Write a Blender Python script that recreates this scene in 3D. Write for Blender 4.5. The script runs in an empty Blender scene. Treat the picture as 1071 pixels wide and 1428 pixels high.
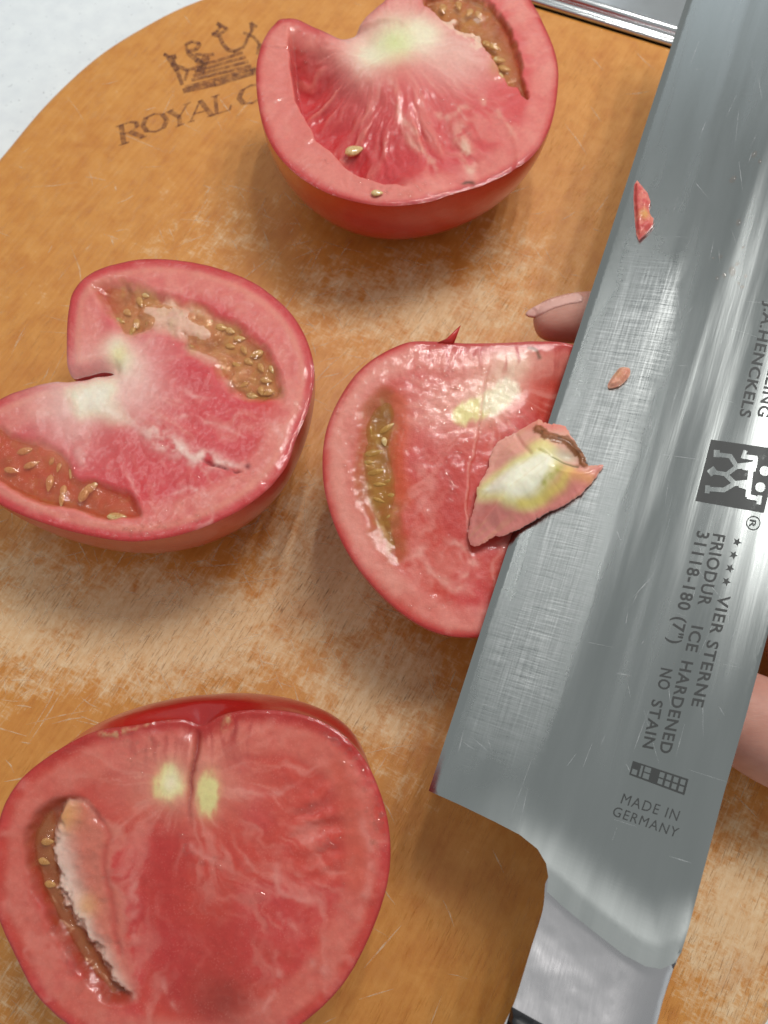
import bpy, math, random
import numpy as np
from mathutils import Vector, Matrix
from mathutils.geometry import delaunay_2d_cdt

random.seed(7)
rng = np.random.default_rng(7)
SC = bpy.context.scene
COL = SC.collection
CM = 0.01                                   # authored in centimetres, built in metres

# ------------------------------------------------------------------ camera
TILT = math.radians(20.0)                   # from straight down
DIST = 26.0
FPX = 1237.0                                # focal length in photo pixels (photo 1071 x 1428)
CAM = np.array([0.0, -DIST * math.sin(TILT), DIST * math.cos(TILT)])
FW = np.array([0.0, math.sin(TILT), -math.cos(TILT)])
RT = np.array([1.0, 0.0, 0.0])
UP = np.array([0.0, math.cos(TILT), math.sin(TILT)])
cd = bpy.data.cameras.new('camera')
cam = bpy.data.objects.new('camera', cd)
COL.objects.link(cam)
cam.location = CAM * CM
cam.rotation_euler = (TILT, 0, 0)
cd.sensor_fit = 'VERTICAL'
cd.sensor_height = 36.0
cd.lens = 36.0 * FPX / 1428.0
cd.clip_start = 0.01
cd.clip_end = 20.0
cd.dof.use_dof = True
cd.dof.focus_distance = 0.212
cd.dof.aperture_fstop = 20.0
SC.camera = cam

# ------------------------------------------------------------------ world, lamps, exposure
W = bpy.data.worlds.new('World')
SC.world = W
W.use_nodes = True
bg = W.node_tree.nodes['Background']
bg.inputs['Color'].default_value = (0.97, 1.0, 0.985, 1)
bg.inputs['Strength'].default_value = 0.44
SC.view_settings.view_transform = 'Standard'
SC.view_settings.look = 'None'
SC.view_settings.exposure = 0.0
SC.view_settings.gamma = 1.0


def area_lamp(name, loc, target, sx, sy, watts, col):
    ld = bpy.data.lights.new(name, 'AREA')
    ld.shape = 'RECTANGLE'
    ld.size, ld.size_y, ld.energy, ld.color = sx * CM, sy * CM, watts, col
    o = bpy.data.objects.new(name, ld)
    COL.objects.link(o)
    o.location = Vector(loc) * CM
    o.rotation_euler = (Vector(target) - Vector(loc)).to_track_quat('-Z', 'Y').to_euler()
    return o


# the twin ceiling fittings whose reflections lie along the blade
for lx in (11, 23, 35, 47):
    t_ = area_lamp('ceiling_lamp', (lx, 37, 88), (0, 0, 3), 2.4, 30, 1.6, (1.0, 0.97, 0.93))
    t_.rotation_euler = (0, 0, math.radians(-12))
tube = area_lamp('ceiling_lamp', (-30, 42, 80), (0, 0, 3), 6, 42, 0.42, (1.0, 0.98, 0.95))
tube.rotation_euler = (0, 0, math.radians(-22))

area_lamp('blade_fill_lamp', (10, 108, 66), (4, 4, 3), 44, 34, 0.42, (0.84, 0.93, 1.0))  # added unseen soft bluish lamp, put in to brighten the upper blade's reflection

# ------------------------------------------------------------------ geometry helpers


def unproj(P, p0, n):
    """photo points (N,2) -> points on the plane (p0, n), in cm"""
    P = np.atleast_2d(np.asarray(P, float))
    d = FW + ((P[:, :1] - 535.5) / FPX) * RT + ((714.0 - P[:, 1:2]) / FPX) * UP
    t = np.dot(p0 - CAM, n) / (d @ n)
    return CAM + d * t[:, None]


def U(px, py, z=0.0):
    return unproj([(px, py)], np.array([0, 0, z]), np.array([0, 0, 1.0]))[0]


def proj(X):
    r = np.atleast_2d(X) - CAM
    w = r @ FW
    return np.stack([535.5 + FPX * (r @ RT) / w, 714.0 - FPX * (r @ UP) / w], 1)


def resample(p, n, closed=True):
    p = np.asarray(p, float)
    q = np.vstack([p, p[:1]]) if closed else p
    s = np.r_[0, np.cumsum(np.linalg.norm(np.diff(q, axis=0), axis=1))]
    t = np.linspace(0, s[-1], n, endpoint=not closed)
    return np.stack([np.interp(t, s, q[:, k]) for k in range(q.shape[1])], 1)


def crom(p, n, closed=True, sub=12):
    p = np.asarray(p, float)
    m = len(p)
    out = []
    t = np.linspace(0, 1, sub, endpoint=False)[:, None]
    for i in range(m if closed else m - 1):
        if closed:
            a, b, c, d = p[i - 1], p[i], p[(i + 1) % m], p[(i + 2) % m]
        else:
            a, b, c, d = p[max(i - 1, 0)], p[i], p[i + 1], p[min(i + 2, m - 1)]
        out.append(0.5 * (2 * b + (c - a) * t + (2 * a - 5 * b + 4 * c - d) * t**2 + (3 * b - a - 3 * c + d) * t**3))
    out = np.vstack(out)
    if not closed:
        out = np.vstack([out, p[-1:]])
    return resample(out, n, closed)


def sseg(P, a, b):
    ab = b - a
    t = np.clip(((P - a) @ ab) / max(ab @ ab, 1e-12), 0, 1)
    return np.linalg.norm(P - a - t[:, None] * ab, axis=1)


def dline(P, pts):
    pts = np.asarray(pts, float)
    d = np.full(len(P), 1e9)
    for a, b in zip(pts[:-1], pts[1:]):
        d = np.minimum(d, sseg(P, a, b))
    return d


def inside(P, poly):
    r = np.zeros(len(P), bool)
    for a, b in zip(poly, np.roll(poly, -1, 0)):
        c = (a[1] > P[:, 1]) != (b[1] > P[:, 1])
        if abs(b[1] - a[1]) > 1e-12:
            r ^= c & (P[:, 0] < (b[0] - a[0]) * (P[:, 1] - a[1]) / (b[1] - a[1]) + a[0])
    return r


def sdf(P, poly):
    """positive inside"""
    poly = np.asarray(poly, float)
    d = dline(P, np.vstack([poly, poly[:1]]))
    return np.where(inside(P, poly), d, -d)


def ss(a, b, x):
    t = np.clip((x - a) / (b - a), 0, 1)  # also falls when b < a
    return t * t * (3 - 2 * t)


def gauss(d, s):
    return np.exp(-(d / s) ** 2)


def vnoise(P, seed=0):
    i = np.floor(P).astype(np.int64)
    f = P - i
    f = f * f * (3 - 2 * f)

    def h(x, y):
        v = (x * 374761393 + y * 668265263 + seed * 974634777) & 0x7fffffff
        v = ((v ^ (v >> 13)) * 1274126177) & 0x7fffffff
        return ((v ^ (v >> 16)) & 0xffff) / 65535.0
    x, y = i[:, 0], i[:, 1]
    a = h(x, y) * (1 - f[:, 0]) + h(x + 1, y) * f[:, 0]
    b = h(x, y + 1) * (1 - f[:, 0]) + h(x + 1, y + 1) * f[:, 0]
    return a * (1 - f[:, 1]) + b * f[:, 1]


def fbm(P, s, seed=0, oct=4):
    r, a, t = 0, 1.0, 0
    for k in range(oct):
        r = r + a * vnoise(P / s * 2**k + 31.7 * k, seed + k)
        t += a
        a *= 0.5
    return r / t                              # 0..1


def fill(poly, sp, jit=0.25, lines=()):
    lo, hi = poly.min(0), poly.max(0)
    ys = np.arange(lo[1], hi[1], sp * 0.866)
    pts = []
    for k, y in enumerate(ys):
        xs = np.arange(lo[0] + (k % 2) * sp / 2, hi[0], sp)
        pts.append(np.stack([xs, np.full(len(xs), y)], 1))
    pts = np.vstack(pts)
    pts = pts + rng.uniform(-jit, jit, pts.shape) * sp
    pts = pts[inside(pts, poly)]
    near = np.zeros(len(pts), bool)
    for a, b in zip(poly, np.roll(poly, -1, 0)):
        m = (np.abs(pts[:, 0] - (a[0] + b[0]) / 2) < sp + abs(a[0] - b[0])) & (np.abs(pts[:, 1] - (a[1] + b[1]) / 2) < sp + abs(a[1] - b[1]))
        if m.any():
            near[m] |= sseg(pts[m], a, b) < sp * 0.45
    extra, EE = [], []
    n = len(poly)
    for ln in lines:
        ln = resample(ln, max(2, int(np.sum(np.linalg.norm(np.diff(ln, axis=0), axis=1)) / (sp * 1.1))), False)
        ok = inside(ln, poly) & (sdf(ln, poly) > sp * 0.3)
        near |= dline(pts, ln) < sp * 0.45
        last = None
        for p, o_ in zip(ln, ok):
            if o_:
                extra.append(p)
                if last is not None:
                    EE.append((last, n + len(extra) - 1))
                last = n + len(extra) - 1
            else:
                last = None
    pts = pts[~near]
    if extra:
        pts = np.vstack([np.array(extra), pts])
    V = [Vector(v) for v in np.vstack([poly, pts])]
    E = [(i, (i + 1) % n) for i in range(n)] + EE
    r = delaunay_2d_cdt(V, E, [], 1, 1e-7)
    v = np.array([(a.x, a.y) for a in r[0]])
    return v, [tuple(f) for f in r[2]]


def signed_area(p):
    return 0.5 * np.sum(p[:, 0] * np.roll(p[:, 1], -1) - np.roll(p[:, 0], -1) * p[:, 1])


class Frame:
    def __init__(s, p0, n, e1=None):
        s.o = np.asarray(p0, float)
        s.n = np.asarray(n, float) / np.linalg.norm(n)
        e1 = np.array([1.0, 0, 0]) if e1 is None else np.asarray(e1, float)
        e1 = e1 - s.n * (e1 @ s.n)
        s.e1 = e1 / np.linalg.norm(e1)
        s.e2 = np.cross(s.n, s.e1)

    def px(s, P, h=0.0):                       # photo points -> 2-D plane coordinates
        X = unproj(P, s.o + s.n * h, s.n) - s.o
        return np.stack([X @ s.e1, X @ s.e2], 1)

    def to3(s, p, h=0.0):
        p = np.atleast_2d(p)
        h = np.broadcast_to(np.asarray(h, float), (len(p),))
        return s.o + p[:, :1] * s.e1 + p[:, 1:2] * s.e2 + h[:, None] * s.n

    def matrix(s):
        M = Matrix.Identity(4)
        for r in range(3):
            M[r][0], M[r][1], M[r][2], M[r][3] = s.e1[r], s.e2[r], s.n[r], s.o[r] * CM
        return M


MW = {}                                       # world matrices of parents


def mesh(name, V, F, mat, parent=None, smooth=True, rgb=None, att=None, world=True, crease=None):
    V = np.asarray(V, float) * CM
    if parent is not None and world:
        Mi = np.array(MW[parent.name].inverted())
        V = V @ Mi[:3, :3].T + Mi[:3, 3]
    me = bpy.data.meshes.new(name)
    me.from_pydata(V.tolist(), [], [tuple(f) for f in F])
    if rgb is not None:
        ca = me.color_attributes.new('pigment', 'FLOAT_COLOR', 'POINT')
        ca.data.foreach_set('color', np.c_[np.clip(rgb, 0, 1), np.ones(len(rgb))].astype(np.float32).ravel())
    if att is not None:
        for k, v in att.items():
            a = me.attributes.new(k, 'FLOAT', 'POINT')
            a.data.foreach_set('value', np.asarray(v, np.float32))
    me.update()
    if smooth:
        me.shade_smooth()
    if crease:
        me.set_sharp_from_angle(angle=math.radians(crease))
    if mat:
        me.materials.append(mat)
    o = bpy.data.objects.new(name, me)
    COL.objects.link(o)
    if parent is not None:
        o.parent = parent
        MW[o.name] = MW[parent.name]
    else:
        MW[o.name] = Matrix.Identity(4)
    return o


def tag(o, label, cat=None, group=None, kind=None):
    if label:
        o['label'] = label
    if cat:
        o['category'] = cat
    if group:
        o['group'] = group
    if kind:
        o['kind'] = kind
    return o


def thing(name, label, cat, M, group=None):
    o = bpy.data.objects.new(name, None)
    o.empty_display_size = 0.01
    COL.objects.link(o)
    if not isinstance(M, Matrix):
        M = Matrix.Translation(Vector(M) * CM)
    o.matrix_world = M
    MW[o.name] = M.copy()
    return tag(o, label, cat, group)


def slab(outline, fr, sp, top, bot, lines=()):
    """closed solid over a 2-D outline: top(p) and bot(p) give heights"""
    if signed_area(outline) < 0:
        outline = outline[::-1]
    v, f = fill(outline, sp, lines=lines)
    n = len(v)
    f = [t if signed_area(v[list(t)]) > 0 else t[::-1] for t in f]
    ht, hb = top(v), bot(v)
    hb = np.minimum(hb, ht - 1e-4)
    V = np.vstack([fr.to3(v, ht), fr.to3(v, hb)])
    F = list(f) + [tuple(i + n for i in t[::-1]) for t in f]
    # boundary edges
    cnt = {}
    for t in f:
        for a, b in zip(t, t[1:] + t[:1]):
            cnt[(a, b)] = 1
    for (a, b) in cnt:
        if (b, a) not in cnt:
            F.append((b, a, a + n, b + n))
    return V, F, v


# ------------------------------------------------------------------ materials
def srgb(r, g, b):
    c = np.array([r, g, b], float) / 255.0
    return np.where(c <= 0.04045, c / 12.92, ((c + 0.055) / 1.055) ** 2.4)


class NT:
    def __init__(s, name):
        s.m = bpy.data.materials.new(name)
        s.m.use_nodes = True
        s.t = s.m.node_tree
        s.t.nodes.clear()
        s.out = s.t.nodes.new('ShaderNodeOutputMaterial')

    def n(s, typ, **kw):
        nd = s.t.nodes.new(typ)
        for k, v in kw.items():
            if k.startswith('_'):
                setattr(nd, k[1:], v)
        for k, v in kw.items():
            if not k.startswith('_'):
                s.set(nd, k, v)
        return nd

    def set(s, nd, k, v):
        sock = nd.inputs[int(k[1:])] if (k[0] == 'i' and k[1:].isdigit()) else nd.inputs[k.replace('_', ' ')]
        if hasattr(v, 'is_output') or isinstance(v, bpy.types.NodeSocket):
            s.t.links.new(v, sock)
        else:
            if isinstance(v, (tuple, list, np.ndarray)) and len(v) == 3 and sock.type == 'RGBA':
                v = tuple(v) + (1.0,)
            sock.default_value = v

    def coord(s, scale=(1, 1, 1), rot=(0, 0, 0), loc=(0, 0, 0)):
        tc = s.n('ShaderNodeTexCoord')
        mp = s.n('ShaderNodeMapping')
        s.t.links.new(tc.outputs['Object'], mp.inputs['Vector'])
        mp.vector_type = 'TEXTURE' if False else 'POINT'
        # object coordinates are metres: bring them to centimetres, turn, then stretch
        m0 = s.n('ShaderNodeVectorMath', _operation='SCALE')
        s.t.links.new(tc.outputs['Object'], m0.inputs[0])
        m0.inputs['Scale'].default_value = 100.0
        m1 = s.n('ShaderNodeMapping')
        m1.inputs['Rotation'].default_value = rot
        s.t.links.new(m0.outputs[0], m1.inputs['Vector'])
        mp.inputs['Scale'].default_value = scale
        mp.inputs['Location'].default_value = loc
        s.t.links.new(m1.outputs[0], mp.inputs['Vector'])
        return mp.outputs[0]

    def noise(s, vec, scale=1.0, detail=4.0, rough=0.55, dist=0.0):
        nd = s.n('ShaderNodeTexNoise', Vector=vec, Scale=scale, Detail=detail, Roughness=rough, Distortion=dist)
        return nd.outputs['Fac']

    def ramp(s, fac, *stops):
        nd = s.n('ShaderNodeValToRGB', Fac=fac)
        el = nd.color_ramp.elements
        while len(el) < len(stops):
            el.new(0.5)
        for e, (p, c) in zip(el, stops):
            e.position = p
            c = (c, c, c) if np.isscalar(c) else c
            e.color = tuple(c) + (1.0,)
        return nd.outputs['Color']

    def mix(s, fac, a, b, mode='MIX'):
        nd = s.n('ShaderNodeMix', _data_type='RGBA', _blend_type=mode)
        for sock, v in ((nd.inputs[0], fac), (nd.inputs[6], a), (nd.inputs[7], b)):
            if isinstance(v, bpy.types.NodeSocket):
                s.t.links.new(v, sock)
            elif np.isscalar(v):
                sock.default_value = v
            else:
                sock.default_value = tuple(v) + (1.0,)
        return nd.outputs[2]

    def math(s, op, a, b=0.0, clamp=False):
        nd = s.n('ShaderNodeMath', _operation=op, _use_clamp=clamp)
        for sock, v in ((nd.inputs[0], a), (nd.inputs[1], b)):
            if isinstance(v, bpy.types.NodeSocket):
                s.t.links.new(v, sock)
            else:
                sock.default_value = v
        return nd.outputs[0]

    def bump(s, h, strength=0.3, dist=0.01, normal=None):
        nd = s.n('ShaderNodeBump', Height=h, Strength=strength, Distance=dist * CM)
        if normal is not None:
            s.t.links.new(normal, nd.inputs['Normal'])
        return nd.outputs[0]

    def attr(s, name, col=True):
        nd = s.n('ShaderNodeAttribute', _attribute_name=name)
        return nd.outputs['Color' if col else 'Fac']

    def principled(s, **kw):
        p = s.n('ShaderNodeBsdfPrincipled', **kw)
        s.t.links.new(p.outputs[0], s.out.inputs[0])
        return p


def mat_flesh(name='tomato_flesh', scale=0.0013, radius=(1.0, 0.36, 0.28), bump=0.3, grain=0.5):
    t = NT(name)
    c = t.coord()
    pig = t.attr('pigment')
    wet = t.attr('wet', False)
    fine = t.noise(c, 9.0, 5, 0.65)
    col = t.mix(grain, pig, t.ramp(fine, (0.3, (0.80, 0.74, 0.74)), (0.7, (1.0, 1.0, 1.0))), 'MULTIPLY')
    gran = t.n('ShaderNodeTexVoronoi', Vector=c, Scale=19.0)
    gm = t.math('MULTIPLY', t.n('ShaderNodeMapRange', Value=gran.outputs['Distance'], From_Min=0.42, From_Max=0.1).outputs[0], t.n('ShaderNodeMapRange', Value=t.noise(c, 4, 3), From_Min=0.42, From_Max=0.62).outputs[0])
    col = t.mix(t.math('MULTIPLY', gm, 0.13), col, srgb(238, 176, 160))
    bumpn = t.math('ADD', t.math('MULTIPLY', t.noise(c, 28, 4, 0.6), 0.5), t.math('MULTIPLY', t.noise(c, 5, 3), 1.0))
    cells = t.n('ShaderNodeTexVoronoi', Vector=c, Scale=34.0)
    bumpn = t.math('ADD', bumpn, t.math('MULTIPLY', cells.outputs['Distance'], 0.22))
    nrm = t.bump(bumpn, bump * 0.8, 0.03)
    rough = t.math('SUBTRACT', t.math('ADD', 0.40, t.math('MULTIPLY', t.noise(c, 3, 3), 0.22)), t.math('MULTIPLY', wet, 0.24))
    sparkle = t.bump(t.math('ADD', t.noise(c, 6.5, 3, 0.55), t.math('MULTIPLY', t.noise(c, 24, 3), 0.16)), 0.13, 0.06)
    t.principled(Base_Color=col, Roughness=rough, Normal=nrm, Coat_Normal=sparkle, Subsurface_Weight=0.6,
                 Subsurface_Radius=radius, Subsurface_Scale=scale, IOR=1.38, Coat_Weight=0.5, Coat_Roughness=0.04)
    return t.m


def mat_skin():
    t = NT('tomato_skin')
    c = t.coord()
    n2 = t.noise(c, 7.0, 5, 0.6)
    col = t.mix(0.35, t.attr('pigment'), t.ramp(n2, (0.3, (0.75, 0.7, 0.7)), (0.7, (1, 1, 1))), 'MULTIPLY')
    dots = t.n('ShaderNodeTexVoronoi', Vector=c, Scale=11.0)
    dm = t.n('ShaderNodeMapRange', Value=dots.outputs['Distance'], From_Min=0.16, From_Max=0.06).outputs[0]
    col = t.mix(t.math('MULTIPLY', dm, 0.25), col, srgb(222, 110, 66))
    t.principled(Base_Color=col, Roughness=0.28, Subsurface_Weight=0.25, Subsurface_Radius=(1, 0.25, 0.15), Subsurface_Scale=0.002,
                 IOR=1.45, Coat_Weight=0.4, Coat_Roughness=0.12, Normal=t.bump(t.noise(c, 1.6, 4), 0.3, 0.06))
    return t.m


def mat_gel(name, tint, body, milk, rough=0.05, fades=True):
    t = NT(name)
    c = t.coord()
    nrm = t.bump(t.noise(c, 5, 3), 0.5, 0.07)
    back = t.n('ShaderNodeNewGeometry').outputs['Backfacing']
    fr = t.n('ShaderNodeFresnel', IOR=t.math('SUBTRACT', 1.38, t.math('MULTIPLY', back, 1.38 - 1 / 1.38)), Normal=nrm)
    tr = t.n('ShaderNodeBsdfTransparent', Color=tint)
    df = t.n('ShaderNodeBsdfDiffuse', Color=body)
    gl = t.n('ShaderNodeBsdfGlossy', Color=(1, 1, 1), Roughness=rough, Normal=nrm)
    fac = t.math('MULTIPLY', t.noise(c, 2.5, 3), 2 * milk, True)
    m1 = t.n('ShaderNodeMixShader', i0=fac, i1=tr.outputs[0], i2=df.outputs[0])
    m2 = t.n('ShaderNodeMixShader', i0=fr.outputs[0], i1=m1.outputs[0], i2=gl.outputs[0])
    if fades:
        clear = t.n('ShaderNodeBsdfTransparent')
        m2 = t.n('ShaderNodeMixShader', i0=t.attr('thick', False), i1=clear.outputs[0], i2=m2.outputs[0])
    t.t.links.new(m2.outputs[0], t.out.inputs[0])
    return t.m


def mat_seed():
    t = NT('seed')
    c = t.coord()
    col = t.ramp(t.noise(c, 9, 3), (0.3, srgb(186, 150, 84)), (0.7, srgb(226, 200, 146)))
    t.principled(Base_Color=col, Roughness=0.18, Subsurface_Weight=0.4, Subsurface_Radius=(1, 0.7, 0.4), Subsurface_Scale=0.001, Coat_Weight=1.0, Coat_Roughness=0.06)
    return t.m


GRAIN = math.radians(-60.0)


def mat_board():
    t = NT('varnished_worn_wood')
    c = t.coord()
    g = t.coord(scale=(0.55, 7.0, 1.0), rot=(0, 0, GRAIN))
    g2 = t.coord(scale=(2.4, 30.0, 1.0), rot=(0, 0, GRAIN))
    fibre = t.noise(g, 1.0, 5, 0.6, 0.4)
    pores = t.noise(g2, 1.0, 3, 0.6)
    # worn places: pale bare wood where the varnish is cut through
    patch = t.noise(c, 1.5, 5, 0.6, 0.4)
    fine = t.noise(c, 5.0, 6, 0.75, 0.3)
    hatch = t.math('MAXIMUM', t.noise(t.coord(scale=(1.2, 16.0, 1.0), rot=(0, 0, GRAIN)), 1.0, 3, 0.6), t.noise(t.coord(scale=(1.3, 14.0, 1.0), rot=(0, 0, math.radians(28))), 1.0, 3, 0.6))
    wm = t.attr('wear', False)
    w = t.math('ADD', t.math('MULTIPLY', patch, 0.8), t.math('ADD', t.math('MULTIPLY', fine, 0.55), t.math('MULTIPLY', hatch, 0.65)))
    w = t.math('ADD', w, t.math('MULTIPLY', wm, 0.62))
    wear = t.n('ShaderNodeMapRange', Value=w, From_Min=1.27, From_Max=1.52).outputs[0]
    varn = t.ramp(t.math('ADD', t.math('MULTIPLY', fibre, 0.4), t.math('MULTIPLY', patch, 0.6)), (0.3, srgb(190, 118, 46)), (0.5, srgb(204, 138, 62)), (0.7, srgb(214, 152, 78)))
    bare = t.ramp(t.math('ADD', t.math('MULTIPLY', fibre, 0.5), t.math('MULTIPLY', fine, 0.5)), (0.3, srgb(206, 158, 106)), (0.5, srgb(222, 184, 138)), (0.7, srgb(234, 208, 170)))
    col = t.mix(wear, varn, bare)
    pm = t.n('ShaderNodeMapRange', Value=pores, From_Min=0.43, From_Max=0.31).outputs[0]
    pm = t.math('MULTIPLY', pm, t.n('ShaderNodeMapRange', Value=t.noise(c, 0.7, 4, 0.6), From_Min=0.38, From_Max=0.62, To_Min=0.15).outputs[0])
    col = t.mix(t.math('MULTIPLY', pm, t.math('ADD', 0.14, t.math('MULTIPLY', wear, 0.62))), col, srgb(120, 70, 34))
    stain = t.n('ShaderNodeMapRange', Value=t.noise(c, 0.55, 3), From_Min=0.56, From_Max=0.75).outputs[0]
    col = t.mix(t.math('MULTIPLY', stain, 0.35), col, srgb(176, 100, 36))
    h = t.math('SUBTRACT', t.math('MULTIPLY', fibre, 0.4), t.math('MULTIPLY', pm, 0.5))
    h = t.math('ADD', h, t.math('MULTIPLY', fine, 0.5))
    rough = t.n('ShaderNodeMapRange', Value=wear, To_Min=0.38, To_Max=0.62).outputs[0]
    t.principled(Base_Color=col, Roughness=rough, Normal=t.bump(h, 0.6, 0.035))
    return t.m


def mat_overlay(name, col, amount, nscale=6.0, lo=0.35, hi=0.6, rough=0.5):
    """print or scratch: a thin film that wear leaves with gaps"""
    t = NT(name)
    c = t.coord()
    f = t.n('ShaderNodeMapRange', Value=t.noise(c, nscale, 5, 0.65), From_Min=lo, From_Max=hi, To_Min=0.0, To_Max=amount).outputs[0]
    tr = t.n('ShaderNodeBsdfTransparent')
    p = t.n('ShaderNodeBsdfPrincipled', Base_Color=col, Roughness=rough)
    m = t.n('ShaderNodeMixShader', i0=f, i1=tr.outputs[0], i2=p.outputs[0])
    t.t.links.new(m.outputs[0], t.out.inputs[0])
    return t.m


def mat_counter():
    t = NT('speckled_counter')
    c = t.coord()
    v = t.n('ShaderNodeTexVoronoi', Vector=c, Scale=5.0)
    sp = t.n('ShaderNodeMapRange', Value=v.outputs['Distance'], From_Min=0.12, From_Max=0.2).outputs[0]
    keep = t.n('ShaderNodeMapRange', Value=t.noise(c, 2.6, 3), From_Min=0.5, From_Max=0.56).outputs[0]
    f = t.math('MULTIPLY', t.math('SUBTRACT', 1.0, sp), keep)
    col = t.mix(t.math('MULTIPLY', f, 0.5), t.ramp(t.noise(c, 1.5, 4), (0.3, srgb(222, 228, 232)), (0.7, srgb(232, 238, 240))), srgb(150, 156, 162))
    t.principled(Base_Color=col, Roughness=0.35)
    return t.m


def mat_steel(name, base=(0.62, 0.64, 0.65), rough=0.22, axis=None, streak=0.0):
    t = NT(name)
    c = t.coord()
    r = t.math('ADD', rough - 0.05, t.math('MULTIPLY', t.noise(c, 1.2, 4), 0.12))
    kw = dict(Base_Color=base, Metallic=1.0, Roughness=r)
    if streak:
        s = t.coord(scale=axis)
        kw['Normal'] = t.bump(t.noise(s, 1.0, 3, 0.6), streak, 0.01)
    t.principled(**kw)
    return t.m


def mat_blade():
    t = NT('ground_steel')
    c = t.coord()
    # x runs heel to tip, y runs edge to spine (blade frame, cm)
    across = t.noise(t.coord(scale=(24.0, 1.1, 1.0)), 1.0, 3, 0.65)
    along = t.noise(t.coord(scale=(0.7, 20.0, 1.0)), 1.0, 3, 0.6)
    sep = t.n('ShaderNodeSeparateXYZ', Vector=c)
    y = t.math('MULTIPLY', sep.outputs['Y'], -1.0)
    wob = t.math('ADD', y, t.math('MULTIPLY', t.noise(t.coord(scale=(0.35, 1.0, 1.0)), 1.0, 3), 1.4))
    b0 = t.n('ShaderNodeMapRange', Value=wob, From_Min=1.0, From_Max=1.5).outputs[0]
    b1 = t.n('ShaderNodeMapRange', Value=wob, From_Min=3.1, From_Max=2.5).outputs[0]
    band = t.math('MULTIPLY', b0, b1)
    xn = t.math('ADD', sep.outputs['X'], t.math('MULTIPLY', t.noise(c, 0.8, 3), 3.0))
    band = t.math('MULTIPLY', band, t.n('ShaderNodeMapRange', Value=xn, From_Min=16.8, From_Max=14.6).outputs[0])
    band = t.math('MULTIPLY', band, t.n('ShaderNodeMapRange', Value=xn, From_Min=2.2, From_Max=4.6).outputs[0])
    smud = t.noise(t.coord(scale=(0.16, 1.1, 1.0)), 1.0, 5, 0.55)
    fil = t.attr('fillet', False)
    hatch = t.math('ADD', t.math('MULTIPLY', across, 0.55), t.math('MULTIPLY', along, 0.45))
    hm = t.n('ShaderNodeMapRange', Value=hatch, From_Min=0.36, From_Max=0.64).outputs[0]
    rough = t.math('ADD', t.math('ADD', 0.20, t.math('MULTIPLY', smud, 0.12)), t.math('MULTIPLY', band, t.math('ADD', 0.02, t.math('MULTIPLY', hm, 0.22))))
    rough = t.math('ADD', rough, t.math('MULTIPLY', fil, 0.26))
    hgt = t.math('ADD', t.math('MULTIPLY', across, t.math('ADD', 0.12, t.math('MULTIPLY', band, 1.3))), t.math('MULTIPLY', along, t.math('ADD', 0.30, t.math('MULTIPLY', band, 0.7))))
    col = t.mix(smud, (0.32, 0.345, 0.34), (0.43, 0.455, 0.455))
    col = t.mix(t.math('MULTIPLY', band, 0.9), col, t.mix(hm, (0.28, 0.30, 0.30), (0.62, 0.645, 0.645)))
    g = t.n('ShaderNodeBsdfAnisotropic', _distribution='BECKMANN', Color=col, Roughness=rough, Normal=t.bump(hgt, 0.24, 0.012, t.bump(t.noise(t.coord(scale=(0.045, 0.8, 1.0)), 1.0, 2, 0.5), 0.16, 0.35)))
    t.t.links.new(g.outputs[0], t.out.inputs[0])
    return t.m


def mat_human():
    t = NT('skin_human')
    c = t.coord()
    col = t.ramp(t.noise(c, 1.2, 4), (0.3, srgb(188, 130, 114)), (0.7, srgb(206, 154, 138)))
    t.principled(Base_Color=col, Roughness=0.5, Subsurface_Weight=0.3, Subsurface_Radius=(1, 0.4, 0.25), Subsurface_Scale=0.003,
                 Normal=t.bump(t.noise(t.coord(scale=(3, 14, 3)), 1.0, 4), 0.3, 0.03))
    return t.m


def mat_plain(name, col, rough, **kw):
    t = NT(name)
    c = t.coord()
    colr = t.mix(t.noise(c, 4, 4), np.asarray(col) * 0.85, np.asarray(col) * 1.1)
    t.principled(Base_Color=colr, Roughness=rough, **kw)
    return t.m


# where the board is cut through to bare wood: centre, radii, amount
WEARMAP = [(230, 880, 260, 110, 1.0), (40, 860, 120, 130, 0.95), (470, 800, 150, 150, 0.95), (530, 960, 130, 120, 0.9), (590, 430, 200, 90, 0.8), (330, 330, 140, 90, 0.45), (700, 360, 110, 90, 0.5),
           (460, 420, 120, 90, 0.6), (20, 1390, 90, 90, 0.6), (1030, 1280, 120, 200, 0.9), (560, 1080, 60, 90, 0.5), (120, 420, 200, 60, .25)]
M_flesh, M_skin, M_seed = mat_flesh(), mat_skin(), mat_seed()
M_gel = mat_gel('seed_gel', (0.96, 0.84, 0.68), srgb(202, 138, 92), 0.24)
M_gel_olive = mat_gel('olive_seed_gel', (0.96, 0.86, 0.62), srgb(176, 124, 58), 0.34)
M_gel_pink = mat_gel('pink_seed_gel', (0.98, 0.80, 0.68), srgb(216, 124, 98), 0.24)
M_juice = mat_gel('clear_juice', (0.98, 0.95, 0.93), srgb(230, 180, 170), 0.02, 0.02, False)
M_board, M_counter = mat_board(), mat_counter()
M_tray = mat_steel('tray_steel', rough=0.16)
M_blade = mat_blade()
M_bolster = mat_steel('bolster_steel', (0.56, 0.55, 0.57), 0.27, (2.0, 12.0, 1.0), 0.35)
M_handle = mat_plain('black_handle', srgb(24, 25, 28), 0.4)
M_print = mat_overlay('etched_print', srgb(58, 60, 60), 0.85, 3.0, 0.1, 0.4, 0.5)
M_burn = mat_overlay('branded_print', srgb(108, 62, 46), 0.55, 5.0, 0.28, 0.60)
M_cut = mat_overlay('knife_cut', srgb(240, 214, 176), 0.6, 5.0, 0.3, 0.6, 0.7)
M_human = mat_human()
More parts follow.
